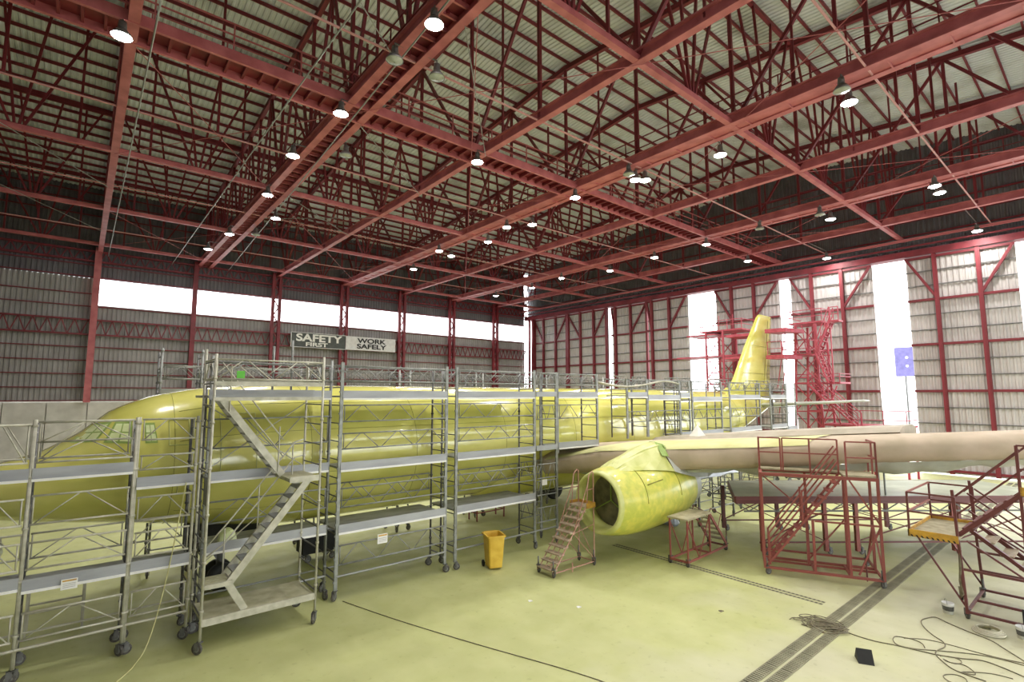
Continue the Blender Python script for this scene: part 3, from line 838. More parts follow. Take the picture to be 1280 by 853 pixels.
def tower(loc, L, D, zt, label, decks=(1.78, 3.45, 5.42), front=((.92, .5), (2.43, .5), (4.0, .42), (4.75, .45), (5.88, .42)), back=((2.43, .5), (5.9, .42)),
          style='h', z0=0.25, group='aluminium scaffold towers along the fuselage', low_bar=True, wheels=True, deckx=None, inset=0.0, pm='alu', lm='alu', name='scaffold_tower', side=((5.9, .42),), back_cut=None, sign=None, step=1.15):
    t = thing(name, label, 'scaffold', loc, 0, group)
    for (x, y) in ((0, 0), (L, 0), (0, D), (L, D)):
        inner = y > 0
        if style == 'h' and not inner: me = hpost_mesh(z0, zt, pm)
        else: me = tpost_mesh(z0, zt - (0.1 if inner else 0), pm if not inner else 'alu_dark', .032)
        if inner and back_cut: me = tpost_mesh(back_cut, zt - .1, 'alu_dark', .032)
        o = link('post', me, t); o.location = (x, y, 0)
        if wheels and not (inner and back_cut): caster_at(t, x, y, random.uniform(0, 6))
    for x in (0, L):
        z = max(z0, .25) + .45
        while z < zt - .2:
            rod('rung', (x, 0, z), (x, D, z), .017, 'alu_dark', t); z += .5
    for z in decks:
        d = MB().box((0.02, -.02, z), (L - .02, D + inset, z + .05)).build('deck', 'deck', t)
        MB().box((0.02, -.05, z - .03), (L - .02, -.02, z + .19)).build('toeboard', 'toeboard', d)
        MB().box((0.02, -.075, z - .07), (L - .02, -.0, z - .02)).build('deck_edge', 'white', d)
    for (z, h) in front:
        o = link('guardrail', lattice_mesh(L - .1, h, lm, step), t); o.location = (.05, -.04, z)
    for (z, h) in back:
        o = link('guardrail', lattice_mesh(L - .1, h, lm, step), t); o.location = (.05, D + .02, z)
    for (z, h) in side:
        for x in (0, L):
            o = link('guardrail', lattice_mesh(D - .1, h, lm, step), t); o.location = (x, .05, z); o.rotation_euler = (0, 0, math.pi / 2)
    if low_bar:
        rod('base_bar', (0, -.03, .62), (L, -.03, .62), .03, lm, t); rod('base_bar', (0, D, .62), (L, D, .62), .025, lm, t)
        for x in (0, L): rod('base_bar', (x, 0, .5), (x, D, .5), .025, lm, t)
    if sign:
        sx, sz, w, h = sign
        s = MB().box((sx, -.09, sz), (sx + w, -.075, sz + h)).build('notice', 'white', t)
        MB().box((sx + .02, -.094, sz + h * .78), (sx + w - .02, -.0905, sz + h * .92)).build('print_band', 'yellow', s)
        for k in range(3): MB().box((sx + .03, -.094, sz + h * (.2 + .17 * k)), (sx + w - .03, -.0905, sz + h * (.24 + .17 * k))).build('print_line', 'clad', s)
    return t

G1 = 'aluminium scaffold towers along the fuselage'
# nose end
tower((-2.55, 14.1, 0), 1.9, .85, 5.0, 'pale tube scaffold bay at the left edge beside the nose tip', decks=(1.78, 3.85), front=((.78, .5), (2.1, .5), (2.95, .5), (4.15, .75)), back=((2.1, .5), (4.15, .7)), style='t', pm='alu_white', lm='alu_white', side=(), group='pale tube scaffold bays at the nose')
tower((-0.64, 14.1, 0), 1.66, .85, 5.0, 'pale tube scaffold bay in front of the cockpit windows', decks=(1.72, 3.85), front=((.78, .5), (2.1, .5), (2.95, .55), (4.15, .4), (4.55, .4)), back=((2.1, .5), (4.15, .75)), style='t', pm='alu_white', lm='alu_white', side=(), group='pale tube scaffold bays at the nose', sign=(0.6, 1.6, .26, .2), step=1.6)
tower((1.06, 14.12, 0), 1.12, .85, 5.0, 'narrow pale scaffold bay with a lower deck left of the stair tower', decks=(1.72, 3.5), front=((.78, .5), (2.0, .5), (2.75, .5), (3.85, .3), (4.5, .45)), back=((2.1, .5),), style='t', pm='alu_white', lm='alu_white', side=(), group='pale tube scaffold bays at the nose')
# run behind the stair tower
tower((2.45, 14.35, 0), 2.95, .6, 6.45, 'scaffold bay behind the tower with zigzag stairs', front=((2.43, .5), (4.2, .7), (5.88, .42)), back=((5.9, .42),), style='t', inset=.7, group=G1, side=())
# long run
tower((5.6, 14.08, 0), 3.45, .86, 6.4, 'scaffold tower with a white notice on its low rail right of the stairs', inset=.7, sign=(1.15, 1.28, .3, .26))
tower((9.42, 14.05, 0), 3.42, .86, 6.4, 'scaffold tower standing behind the yellow bin', front=((2.43, .5), (4.0, .42), (4.75, .45), (5.88, .42)), inset=.7)
tower((14.03, 14.05, 0), 2.3, .86, 6.35, 'short scaffold tower with a cantilevered deck end above the wing root', decks=(3.5, 5.42), front=((4.6, .5), (5.88, .42)), back=((5.9, .42),), inset=.6, z0=3.3, low_bar=False, wheels=False)
# legs and link bay of the cantilevered tower
tb = thing('scaffold_bay', 'link bay with a white card between the bin tower and the cantilevered tower', 'scaffold', (12.9, 14.05, 0), 0, G1)
for y in (0, .86):
    o = link('post', hpost_mesh(.25, 6.35, 'alu'), tb); o.location = (1.06, y, 0); caster_at(tb, 1.06, y, 1.0)
for z, h in ((.9, .5), (1.85, .5), (2.45, .5), (4.6, .5), (5.88, .42)):
    o = link('guardrail', lattice_mesh(1.02, h, 'alu', .6), tb); o.location = (0.02, -.03, z)
for z, h in ((.9, .5), (2.45, .5)):
    o = link('guardrail', lattice_mesh(1.02, h, 'alu', .6), tb); o.location = (0.02, .86, z)
rod('base_bar', (0, 0, .62), (1.06, 0, .62), .03, 'alu', tb)
for z in (3.45, 5.42): 
    d = MB().box((0, 0, z), (1.06, .86, z + .05)).build('deck', 'deck', tb); MB().box((0, -.05, z), (1.06, -.02, z + .19)).build('toeboard', 'toeboard', d)
MB().box((.25, -.07, 2.2), (.5, -.055, 2.4)).build('notice', 'white', tb)

# towers further aft, standing behind the wing
for (x, L, z0, lab, dk) in ((18.35, 1.45, 3.6, 'thin-legged scaffold bay standing on the wing root cover', (5.42,)), (19.85, 2.6, 3.6, 'scaffold bay above the wing hung with cloth at its rail', (5.3,)), (22.5, .85, .25, 'narrow scaffold bay aft of the wing beside the slender bay', (3.5, 5.4)), (23.6, 2.9, .25, 'scaffold tower fourth from the tail along the rear fuselage', (3.5, 5.2)),
                        (27.4, 3.6, .25, 'scaffold tower under the front of the tail fin', (3.5, 5.3)), (32.4, 2.2, .25, 'scaffold tower beside the tail cone', (3.5, 5.3)), (34.75, 1.35, .25, 'last narrow scaffold tower at the tail cone beside the tailplane', (3.3,))):
    tower((x, 14.08, 0), L, .86, 6.2, lab, decks=dk, front=((4.3, .45), (5.75, .42)), back=((5.75, .42),), inset=.3, z0=z0, low_bar=z0 < 1, wheels=z0 < 1, pm='alu', lm='alu', step=.9)
# far side of the fuselage: the rails show above the crown
for i, (x, L, zt, lab) in enumerate(((1.9, 1.1, 6.95, 'tall narrow scaffold behind the nose on the far side'), (3.1, 3.3, 6.6, 'far-side scaffold tower behind the stair tower'), (6.8, 3.3, 6.5, 'second far-side scaffold tower counted from the nose'), (10.6, 3.4, 6.5, 'third far-side scaffold tower counted from the nose'), (14.4, 3.4, 6.5, 'far-side scaffold tower over the wing root'), (18.5, 3.6, 6.5, 'far-side scaffold tower over the wing trailing edge'), (23.0, 3.6, 6.5, 'far-side scaffold tower on the rear fuselage'), (27.5, 3.6, 6.5, 'far-side scaffold tower in front of the tail fin'))):
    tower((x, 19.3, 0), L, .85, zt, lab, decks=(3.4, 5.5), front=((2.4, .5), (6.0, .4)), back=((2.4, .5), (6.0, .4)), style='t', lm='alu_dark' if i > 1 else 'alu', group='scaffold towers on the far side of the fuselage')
for x in (10.2, 13.6):
    rod('stay', (0, 0, 0), (0.01, 0, 0), .001, 'alu', fz) if False else None
# cloth slung along the top rail
cl = MB()
rows = []
for i in range(25):
    t = i / 24; x = 16.4 + 6.0 * t
    sag = 0.16 * math.sin(math.pi * min(1, t * 1.6)) if t < .62 else -.12 * math.sin(math.pi * (t - .62) / .38)
    rows.append([(x, 14.0, 6.02 - sag), (x, 14.06, 6.06 - sag), (x, 14.12, 6.02 - sag), (x, 14.06, 5.96 - sag)])
tag(cl.rings(rows).build('twisted_cloth', 'alu_white'), 'pale cloth strip twisted along the top rail above the wing', 'cloth')

# ------------------------------------------------------------------ stair tower
st = thing('stair_tower', 'wheeled aluminium stair tower with two zigzag flights in front of the forward fuselage', 'scaffold', (2.3, 13.1, 0))
SW, SD = 2.42, 1.22
for (x, y, zt) in ((0, 0, 6.42), (SW, 0, 6.45), (0, SD, 6.6), (SW, SD, 6.4)):
    o = link('post', tpost_mesh(.25, zt, 'alu_white'), st); o.location = (x, y, 0); caster_at(st, x, y, random.uniform(0, 6), .12)
for x in (0, SW):
    for k in range(12):
        z = .75 + .5 * k
        if x == 0 and 3 < z < 3.6: continue
        rod('rung', (x, 0, z), (x, SD, z), .017, 'alu_dark', st)
base = MB().box((.03, .03, .58), (SW - .03, SD - .03, .68)).build('base_platform', 'deck_pale', st)
MB().box((.0, -.02, .55), (SW, .03, .70)).build('edge_rail', 'alu_white', base)
lp = MB().box((0.02, 0, 1.30), (.06, .62, 1.40)).box((.52, 0, 1.30), (.56, .62, 1.40)).box((.02, -.01, 1.30), (.56, .03, 1.40)).build('lower_landing', 'alu_white', st)
for k in range(6): MB().box((.04, .06 + .095 * k, 1.37), (.54, .12 + .095 * k, 1.40)).build('slat', 'deck_pale', lp)
def flight(p, x0, z0, x1, z1, y0, y1, n, name):
    f = MB()
    for y in (y0, y1): f.bar((x0, y, z0), (x1, y, z1), .05, .16)
    f = f.build(name, 'alu_white', p)
    for i in range(1, n + 1):
        t = i / (n + 1); x = x0 + (x1 - x0) * t; z = z0 + (z1 - z0) * t
        MB().box((x - .11, y0 + .02, z - .015), (x + .11, y1 - .02, z + .02)).build('tread', 'deck', f)
    return f
f1 = flight(st, .52, 1.34, 2.18, 3.44, .06, .60, 9, 'lower_flight')
MB().bar((.50, .06, 1.34), (.86, .06, .70), .05, .14).build('foot_stringer', 'alu_white', f1)
MB().bar((.50, .60, 1.34), (.86, .60, .70), .05, .14).build('foot_stringer', 'alu_white', f1)
f2 = flight(st, .30, 5.38, 1.72, 3.50, .66, 1.18, 8, 'upper_flight')
lm_ = MB().box((1.70, .02, 3.40), (SW - .02, 1.2, 3.48)).build('middle_landing', 'deck_pale', st)
MB().box((1.70, -.02, 3.38), (SW, .02, 3.52)).build('edge_rail', 'alu_white', lm_)
for off in (.45, .85):
    MB().tube([(.15, .66, 1.55 + off * .6), (.5, .66, 1.6 + off), (2.0, .66, 3.45 + off), (2.2, .66, 3.5 + off)], .018, 6).build('handrail', 'alu_white', st)
    MB().tube([(.25, .62, 5.4 + off), (1.7, .62, 3.52 + off)], .018, 6).build('handrail', 'alu_white', st)
for x, z in ((.5, 1.4), (1.2, 2.3), (1.95, 3.3)): rod('rail_post', (x, .66, z), (x, .66, z + 1.0), .018, 'alu_white', st)
for x, z in ((.45, 5.1), (1.6, 3.6)): rod('rail_post', (x, .62, z), (x, .62, z + 1.1), .018, 'alu_white', st)
td = MB().box((.0, .62, 5.42), (SW, 2.4, 5.48)).build('top_deck', 'deck', st)
MB().box((0, -.03, 5.36), (SW, .03, 5.44)).build('edge_rail', 'alu_white', td)
MB().box((0, .60, 5.38), (SW, .63, 5.62)).build('toeboard', 'toeboard', td)
MB().box((0, -.03, 5.70), (SW, .02, 5.80)).build('toeboard', 'alu_white', td)
for z, h, y in ((5.85, .45, 0), (5.85, .45, SD)):
    o = link('guardrail', lattice_mesh(SW, h, 'alu_white', 1.2), st); o.location = (0, y, z)
for x in (0, SW):
    o = link('guardrail', lattice_mesh(SD, .45, 'alu_white', 1.2), st); o.location = (x, 0, 5.85); o.rotation_euler = (0, 0, math.pi / 2)
MB().box((0.03, .1, 3.0), (.05, .75, 3.62)).build('side_panel', 'alu_dark', st)
for (a, c) in (((.0, SD, 3.6), (SW, SD, 5.3)), ((SW, SD, 3.6), (0.0, SD, 5.3)), ((0, SD, 1.4), (SW, SD, 3.3))):
    rod('diagonal_brace', a, c, .014, 'alu_white', st)
MB().box((.62, .9, 5.9), (.80, .91, 6.08)).build('tape_flag', 'leaf_green', st)
ex = thing('scaffold_gate', 'tall thin pair of scaffold uprights above the right end of the stair tower', 'scaffold', (4.1, 15.3, 5.5))
for x in (0, .5):
    o = link('post', tpost_mesh(0, 1.35 + x * .4, 'alu'), ex); o.location = (x, 0, 0)
rod('cross_bar', (0, 0, .6), (.5, 0, .6), .018, 'alu', ex)

# ------------------------------------------------------------------ yellow wheelie bin
bn = thing('wheelie_bin', 'open yellow wheelie bin on the floor in front of the scaffold towers', 'bin', (10.5, 13.45, 0), math.radians(-20))
def rr(w, d, z, r=.06):
    p = []
    for cx, cy, a0 in ((w - r, d - r, 0), (-w + r, d - r, 90), (-w + r, -d + r, 180), (w - r, -d + r, 270)):
        for k in range(4):
            a = math.radians(a0 + 30 * k); p.append((cx + r * math.cos(a), cy + r * math.sin(a), z))
    return p
MB().rings([rr(.21, .25, .06), rr(.22, .26, .12), rr(.275, .33, 1.0), rr(.31, .36, 1.0), rr(.31, .36, 1.05), rr(.265, .315, 1.05), rr(.2, .24, .15)], smooth=False).build('body', 'bin', bn)
rod('axle', (-.26, .26, .1), (.26, .26, .1), .015, 'rubber', bn)
for s in (-1, 1):
    MB().lathe([(.02, -.03), (.09, -.03), (.1, -.015), (.1, .015), (.09, .03), (.02, .03)], 'x', (s * .27, .26, .1), 16).build('wheel', 'rubber', bn)
MB().tube([(-.2, .36, 1.02), (-.2, .42, 1.03), (.2, .42, 1.03), (.2, .36, 1.02)], .018, 6).build('handle', 'bin', bn)
MB().box((.205, -.03, .3), (.255, .08, .62)).build('worn_label', 'mask_green', bn)

# ------------------------------------------------------------------ rolling ladder (dusty pink)
ld = thing('rolling_ladder', 'dusty pink rolling step ladder with handrails in front of the engine intake', 'ladder', (11.25, 11.85, 0))
HW = .33
def both(fn):
    for s in (-1, 1): fn(s * HW)
def _l(y):
    rod('side_rail', (.05, y, .15), (1.52, y, 1.88), .02, 'pink_ladder', ld)
    rod('side_rail', (.05, y * .34, .15), (1.52, y * .34, 1.88), .014, 'pink_ladder', ld)
    rod('rear_post', (1.88, y, .12), (1.88, y, 2.95), .02, 'pink_ladder', ld)
    rod('base_rail', (.0, y, .13), (1.88, y, .13), .02, 'pink_ladder', ld)
    rod('brace', (1.88, y, .2), (.92, y, 1.15), .013, 'pink_ladder', ld)
    rod('brace', (.92, y, 1.15), (1.88, y, 1.3), .012, 'pink_ladder', ld)
    MB().tube([(.95, y, 1.25), (1.62, y, 2.6), (1.66, y, 2.85), (1.74, y, 2.93), (1.82, y, 2.98), (1.88, y, 2.93)], .018, 6).build('handrail', 'pink_ladder', ld)
    rod('rail_post', (1.56, y, 1.9), (1.6, y, 2.55), .016, 'pink_ladder', ld)
    rod('mid_rail', (1.6, y, 2.4), (1.88, y, 2.44), .014, 'pink_ladder', ld)
    for x in (.02, 1.85): caster_at(ld, x, y, .4, .085)
    rod('stop_leg', (.85, y, .02), (.85, y, .3), .02, 'pink_ladder', ld)
both(_l)
rod('brace', (1.88, -HW, .2), (1.88, HW, 1.2), .012, 'pink_ladder', ld)
rod('base_rail', (1.88, -HW, .13), (1.88, HW, .13), .02, 'pink_ladder', ld)
for i in range(9):
    t = (i + .3) / 9; x = .05 + 1.47 * t; z = .15 + 1.73 * t
    MB().box((x - .13, -HW, z - .02), (x + .10, HW, z + .02)).build('tread', 'ladder_step', ld)
pf = MB().box((1.45, -HW - .02, 1.86), (1.9, HW + .02, 1.91)).build('platform', 'ladder_step', ld)
MB().box((1.5, -HW - .05, 1.84), (1.92, -HW - .02, 2.0)).build('kick_plate', 'yellow', pf)
MB().box((1.9, -HW - .04, 1.84), (1.92, HW + .04, 2.0)).build('kick_plate', 'yellow', pf)
MB().box((1.5, HW + .02, 1.84), (1.92, HW + .05, 2.0)).build('kick_plate', 'yellow', pf)

# ------------------------------------------------------------------ small red work stand
sm = thing('work_stand', 'low red wheeled work stand with a dusty top and steps behind the engine', 'stand', (15.22, 9.42, 0), math.radians(3))
for y in (0, .62):
    for x, zt in ((0, 1.46), (1.5, 1.46), (2.75, .75)):
        if x < 2: bar('leg', (x, y, .14), (x, y, zt), .045, .045, 'stand_red', sm)
    bar('base_rail', (0, y, .17), (2.75, y, .17), .05, .06, 'stand_red', sm)
    bar('stringer', (1.55, y, 1.44), (2.75, y, .2), .04, .09, 'stand_red', sm)
    bar('brace', (0, y, 1.4), (.72, y, .2), .03, .03, 'stand_red', sm); bar('brace', (1.5, y, 1.4), (.75, y, .2), .025, .025, 'stand_red', sm)
    MB().tube([(1.5, y, 1.46), (1.62, y, 1.62), (2.45, y, 1.28), (2.72, y, .98), (2.75, y, .2)], .016, 6).build('handrail', 'maroon', sm)
    rod('rail_post', (2.1, y, .85), (2.35, y, 1.3), .013, 'stand_red', sm)
    for x in (.03, 2.72): caster_at(sm, x, y, 1.2, .09)
for x in (0, 1.5, 2.75): bar('base_rail', (x, 0, .17), (x, .62, .17), .05, .06, 'stand_red', sm)
MB().box((-.05, -.06, 1.46), (1.58, .68, 1.51)).build('top_board', 'stand_top', sm)
for i in range(5):
    t = (i + 1) / 6
    MB().box((1.55 + 1.2 * t - .1, .02, 1.44 - 1.24 * t), (1.55 + 1.2 * t + .12, .60, 1.47 - 1.24 * t)).build('tread', 'stand_top', sm)

# ------------------------------------------------------------------ big red stair platform
ang = math.atan2(-.8967, .4426)
bs = thing('stair_platform', 'tall red wheeled stair platform with railings in front of the wing', 'platform', (16.55, 7.6, 0), ang)
LL, DD, DZ, RZ = 3.05, 1.1, 3.08, 4.1
R = 'stand_red'
def B(n, a, c, w=.05, m=R): return bar(n, a, c, w, w, m, bs)
for (x, y) in ((0, 0), (LL, 0), (0, DD), (LL, DD), (2.25, 0), (2.4, DD), (1.3, DD)):
    B('post', (x, y, .2), (x, y, DZ), .07)
B('post', (1.35, 0, .2), (1.35, 0, 1.75), .07); B('post', (1.25, .75, .2), (1.25, .75, 1.75), .06)
B('post', (2.3, .75, .2), (2.3, .75, DZ), .06)
for y in (0, DD): B('base_rail', (0, y, .22), (LL, y, .22), .07); B('mid_rail', (1.4, y, 1.72), (LL, y, 1.72), .05); B('deck_beam', (0, y, DZ - .05), (LL, y, DZ - .05), .09)
B('base_rail', (0, .75, .22), (LL, .75, .22), .06)
for x in (0, 1.35, 2.25, LL): B('base_rail', (x, 0, .22), (x, DD, .22), .06)
for x in (0, LL): B('deck_beam', (x, 0, DZ - .05), (x, DD, DZ - .05), .09)
B('brace', (2.35, 0, DZ - .1), (LL, 0, 1.75), .045); B('brace', (LL, 0, 1.7), (2.45, 0, .3), .045); B('brace', (0, DD, .3), (1.3, DD, 1.7), .04); B('brace', (1.3, DD, .3), (2.4, DD, 1.7), .04); B('brace', (LL, 0, .3), (LL, DD, 1.7), .04); B('brace', (0, DD, 2.9), (1.3, DD, 1.75), .04)
dk = MB().box((-.02, .72, DZ), (LL + .02, DD + .02, DZ + .05)).box((2.22, -.02, DZ), (LL + .02, .72, DZ + .05)).build('deck', 'stand_top', bs)
def rails(a, c, posts, z0=DZ, z1=RZ):
    a = Vector(a); c = Vector(c)
    for z in (z1, (z0 + z1) / 2 + .05): B('railing', (a.x, a.y, z), (c.x, c.y, z), .04)
    for k in range(posts + 1):
        p = a.lerp(c, k / posts); B('rail_post', (p.x, p.y, z0), (p.x, p.y, z1), .045)
rails((0, .72, 0), (.62, .72, 0), 1); rails((.68, .72, 0), (2.2, .72, 0), 2); rails((2.3, 0, 0), (LL, 0, 0), 1); rails((LL, 0, 0), (LL, DD, 0), 2); rails((0, .72, 0), (0, DD, 0), 1); None
for y in (.04, .68):
    b_ = bar('stringer', (.08, y, .28), (2.2, y, DZ), .04, .06, R, bs)
    for off in (.55, .95):
        B('stair_rail', (.15, y, .28 + off), (2.1, y, DZ - .12 + off), .04, R)
    B('rail_post', (.15, y, .3), (.15, y, 1.25), .05); B('rail_post', (1.1, y, 1.6), (1.1, y, 2.6), .045)
for i in range(11):
    t = (i + 1) / 12
    MB().box((.08 + 2.12 * t - .09, .05, .28 + 2.8 * t - .012), (.08 + 2.12 * t + .09, .67, .28 + 2.8 * t + .02)).build('tread', 'stand_red', bs)
for x in (0, LL): B('base_rail', (x, DD, .22), (x, 2.1, .22), .06); B('outrigger', (x, 2.1, .22), (x, DD, 1.5), .05)
B('base_rail', (0, 2.1, .22), (LL, 2.1, .22), .06)
for (x, y) in ((.05, 0), (LL - .05, 0), (.05, 2.1), (LL - .05, 2.1)): caster_at(bs, x, y, .7, .1)
rod('jack', (2.7, .35, .05), (2.7, .35, .7), .02, 'maroon', bs)

# ------------------------------------------------------------------ long low dock under the wing
ang = math.atan2(-6.5, 8.0)
dkx = thing('wing_dock', 'long low work dock with a grey deck and red edge under the near wing', 'platform', (17.7, 9.05, 0), ang)
DL, DW = 11.5, 3.3
tp = MB().add([(0, 0, 1.98), (DL, 0, 1.98), (DL, DW, 1.98), (1.2, DW, 1.98), (0, 0, 1.90), (DL, 0, 1.90), (DL, DW, 1.90), (1.2, DW, 1.90)], [(0, 1, 2, 3), (7, 6, 5, 4), (0, 4, 5, 1), (1, 5, 6, 2), (2, 6, 7, 3), (3, 7, 4, 0)]).build('deck', 'dock_top', dkx)
bar('edge_beam', (0, -.03, 1.86), (DL, -.03, 1.86), .08, .24, 'maroon', dkx)
bar('edge_beam', (1.2, DW, 1.86), (DL, DW, 1.86), .08, .24, 'maroon', dkx)
bar('edge_beam', (0, 0, 1.86), (1.2, DW, 1.86), .08, .2, 'maroon', dkx)
for k in range(12):
    a = DL * k / 12; c = DL * (k + 1) / 12
    for y in (0.02, DW - .1):
        bar('truss_web', (a, y, 1.75), ((a + c) / 2, y, 1.48), .03, .03, 'alu_dark', dkx); bar('truss_web', ((a + c) / 2, y, 1.48), (c, y, 1.75), .03, .03, 'alu_dark', dkx)
for y in (.02, DW - .1):
    bar('lower_chord', (0.3, y, 1.47), (DL, y, 1.47), .05, .05, 'alu_dark', dkx)
    bar('low_beam', (0.8, y, .42), (DL, y, .42), .05, .05, 'maroon', dkx)
    for x in (.9, 3.1, 4.2, 7.6, 10.6):
        bar('leg', (x, y, .12), (x, y, 1.8), .12, .12, 'stand_red' if y < 1 else 'maroon', dkx); caster_at(dkx, x + .1, y, .3, .1)
    for (a, c) in ((.9, 3.1), (4.2, 7.6), (7.6, 10.6)):
        bar('brace', (a, y, .45), (c, y, 1.45), .035, .035, 'maroon', dkx); bar('brace', (a, y, 1.45), (c, y, .45), .03, .03, 'maroon', dkx)
for x in (5.2, 5.4): rod('rail_post', (x, .15, 1.98), (x, .15, 3.0), .03, 'alu', dkx)
bar('railing', (4.0, DW - .1, 2.9), (DL, DW - .1, 2.9), .04, .04, 'red_light', dkx)

# ------------------------------------------------------------------ two-level stand at the right edge
rs = thing('step_stand', 'dark red two-level step stand with yellow-edged platforms at the right edge', 'stand', (17.05, 2.95, 0))
def C(n, a, c, w=.045, m='maroon'): return bar(n, a, c, w, w, m, rs)
# base frame x (away) 0..2.2, y 0..-2.6
for a, c in (((0, 0, .2), (2.2, 0, .2)), ((0, -2.6, .2), (2.2, -2.6, .2)), ((0, 0, .2), (0, -2.6, .2)), ((2.2, 0, .2), (2.2, -2.6, .2)), ((1.1, 0, .2), (1.1, -2.6, .2)), ((0, 0, 1.2), (0, -2.6, 1.2)), ((2.2, 0, 1.2), (2.2, -2.6, 1.2)), ((2.2, 0, .7), (2.2, -2.6, .7))): C('base_rail', a, c, .055)
for x in (0, 2.2):
    C('post', (x, 0, .15), (x, 0.1, 3.1), .06); C('post', (x, -2.6, .15), (x, -2.6, 3.1), .06); C('post', (x, -1.15, 1.9), (x, -1.15, 4.3), .06); C('post', (x, -1.35, .2), (x, -1.35, 3.2), .05)
    C('brace', (x, -.05, .2), (x, .9, 1.85), .04); C('brace', (x, -2.5, .3), (x, -.1, 1.9), .04)
    C('stringer', (x * .45 + .05, .05, 2.0), (x * .45 + .05, -1.2, 3.2), .10); C('stair_rail', (x * .45 + .05, .05, 2.95), (x * .45 + .05, -1.2, 4.2), .045); C('stair_rail', (x * .45 + .05, .05, 2.5), (x * .45 + .05, -1.2, 3.72), .04)
    C('stringer', (1.15 + x * .45, .0, 1.95), (1.15 + x * .45, -2.0, .35), .09); C('stair_rail', (1.15 + x * .45, .0, 2.9), (1.15 + x * .45, -2.0, 1.35), .04); C('stair_rail', (1.15 + x * .45, .0, 2.45), (1.15 + x * .45, -2.0, .95), .04)
for i in range(5):
    t = (i + .8) / 6; MB().box((.05, -1.25 * t - .10, 2.0 + 1.2 * t), (1.05, -1.25 * t + .14, 2.03 + 1.2 * t)).build('tread', 'maroon', rs)
    t = (i + 1) / 6; MB().box((1.15, -2.0 * t - .13, 1.95 - 1.6 * t), (2.15, -2.0 * t + .13, 1.98 - 1.6 * t)).build('tread', 'ladder_step', rs)
lw = MB().box((-.4, 0, 1.93), (1.9, .95, 1.98)).build('lower_platform', 'stand_top', rs)
for a, c in (((-.43, -.02, 1.88), (-.40, .98, 2.06)), ((1.9, -.02, 1.88), (1.93, .98, 2.06)), ((-.43, .95, 1.88), (1.93, .98, 2.06))):
    MB().box(a, c).build('kick_plate', 'yellow', lw)
for k in range(9): MB().add([(-.433, .02 + .105 * k, 1.882), (-.433, .06 + .105 * k, 1.882), (-.433, .09 + .105 * k, 1.93), (-.433, .05 + .105 * k, 1.93), (-.425, .02 + .105 * k, 1.882), (-.425, .06 + .105 * k, 1.882), (-.425, .09 + .105 * k, 1.93), (-.425, .05 + .105 * k, 1.93)], [(0, 1, 2, 3), (7, 6, 5, 4), (0, 4, 5, 1), (1, 5, 6, 2), (2, 6, 7, 3), (3, 7, 4, 0)]).build('hazard_stripe', 'stripe', lw)
for z in (2.5, 2.98):
    C('railing', (-.4, 0, z), (-.4, .95, z), .04); C('railing', (-.4, .95, z), (1.9, .95, z), .04, 'stand_red'); C('railing', (1.9, .95, z), (1.9, 0, z), .04)
for x, y in ((-.4, .95), (1.9, .95), (1.9, 0), (-.4, 0)): C('rail_post', (x, y, 1.95), (x, y, 2.98), .045)
up = MB().box((0, -2.6, 3.2), (2.2, -1.15, 3.25)).build('upper_platform', 'stand_top', rs)
MB().box((-.03, -2.6, 3.14), (.0, -1.15, 3.34)).build('kick_plate', 'yellow', up)
for z in (3.75, 4.3): C('railing', (0, -2.6, z), (0, -1.15, z), .04); C('railing', (2.2, -2.6, z), (2.2, -1.15, z), .04)
for (x, y) in ((.05, 0), (2.15, 0), (.05, -2.6), (2.15, -2.6)): caster_at(rs, x, y, .5, .11)
for y in (-1.0, -2.0): C('jack', (.0, y, .02), (.0, y, .55), .04, 'rubber')
MB().tube([(.0, .05, 1.6), (-.03, .06, 1.2), (.01, .09, .9), (-.04, .05, .6), (.0, .08, .45), (.05, .12, .75)], .03, 6).build('hanging_rag', 'cable', rs)

# ------------------------------------------------------------------ wing trestle with sheet behind the engine
wt = tower((20.2, 11.9, 0), 2.9, 1.0, 2.1, 'grey scaffold trestle with a draped plastic sheet behind the engine', decks=(), front=((1.45, .5),), back=((1.45, .5),), style='h', pm='alu_dark', lm='alu', group=None, side=(), name='wing_trestle')
rows = []
for i in range(9):
    t = i / 8; x = -.25 + 3.5 * t
    rows.append([(x, -.14 - .05 * math.sin(i * 2.0), 1.98 + .03 * math.sin(i * 1.3)), (x * .95 + .05, -.06, 2.16 + .03 * math.sin(i)), (x * .72 + .35, .25, 2.42 + .03 * math.sin(i * 2)), (x * .6 + .5, .5, 2.58)])
MB().rings(rows, closed=False).build('draped_sheet', 'blue_plastic', wt)
tower((24.8, 12.4, 0), 2.2, 1.0, 2.2, 'second grey scaffold trestle further back under the wing', decks=(1.9,), front=((1.2, .5),), back=(), style='h', pm='alu_dark', lm='alu_dark', group=None, side=(), name='wing_trestle')

# crumpled bag of sheeting behind the engine
rng = random.Random(11)
rows = []
for j, (rad, z) in enumerate(((.30, .01), (.36, .12), (.32, .28), (.24, .42), (.10, .5))):
    rows.append([((rad + rng.uniform(-.07, .07)) * math.cos(2 * math.pi * i / 12), (rad + rng.uniform(-.07, .07)) * math.sin(2 * math.pi * i / 12), z + (rng.uniform(-.04, .04) if j else 0)) for i in range(12)])
tag(MB().rings(rows, smooth=False).build('plastic_bundle', 'blue_plastic', None, (19.6, 12.9, 0)), 'crumpled bundle of blue-white plastic on the floor behind the engine', 'bundle')

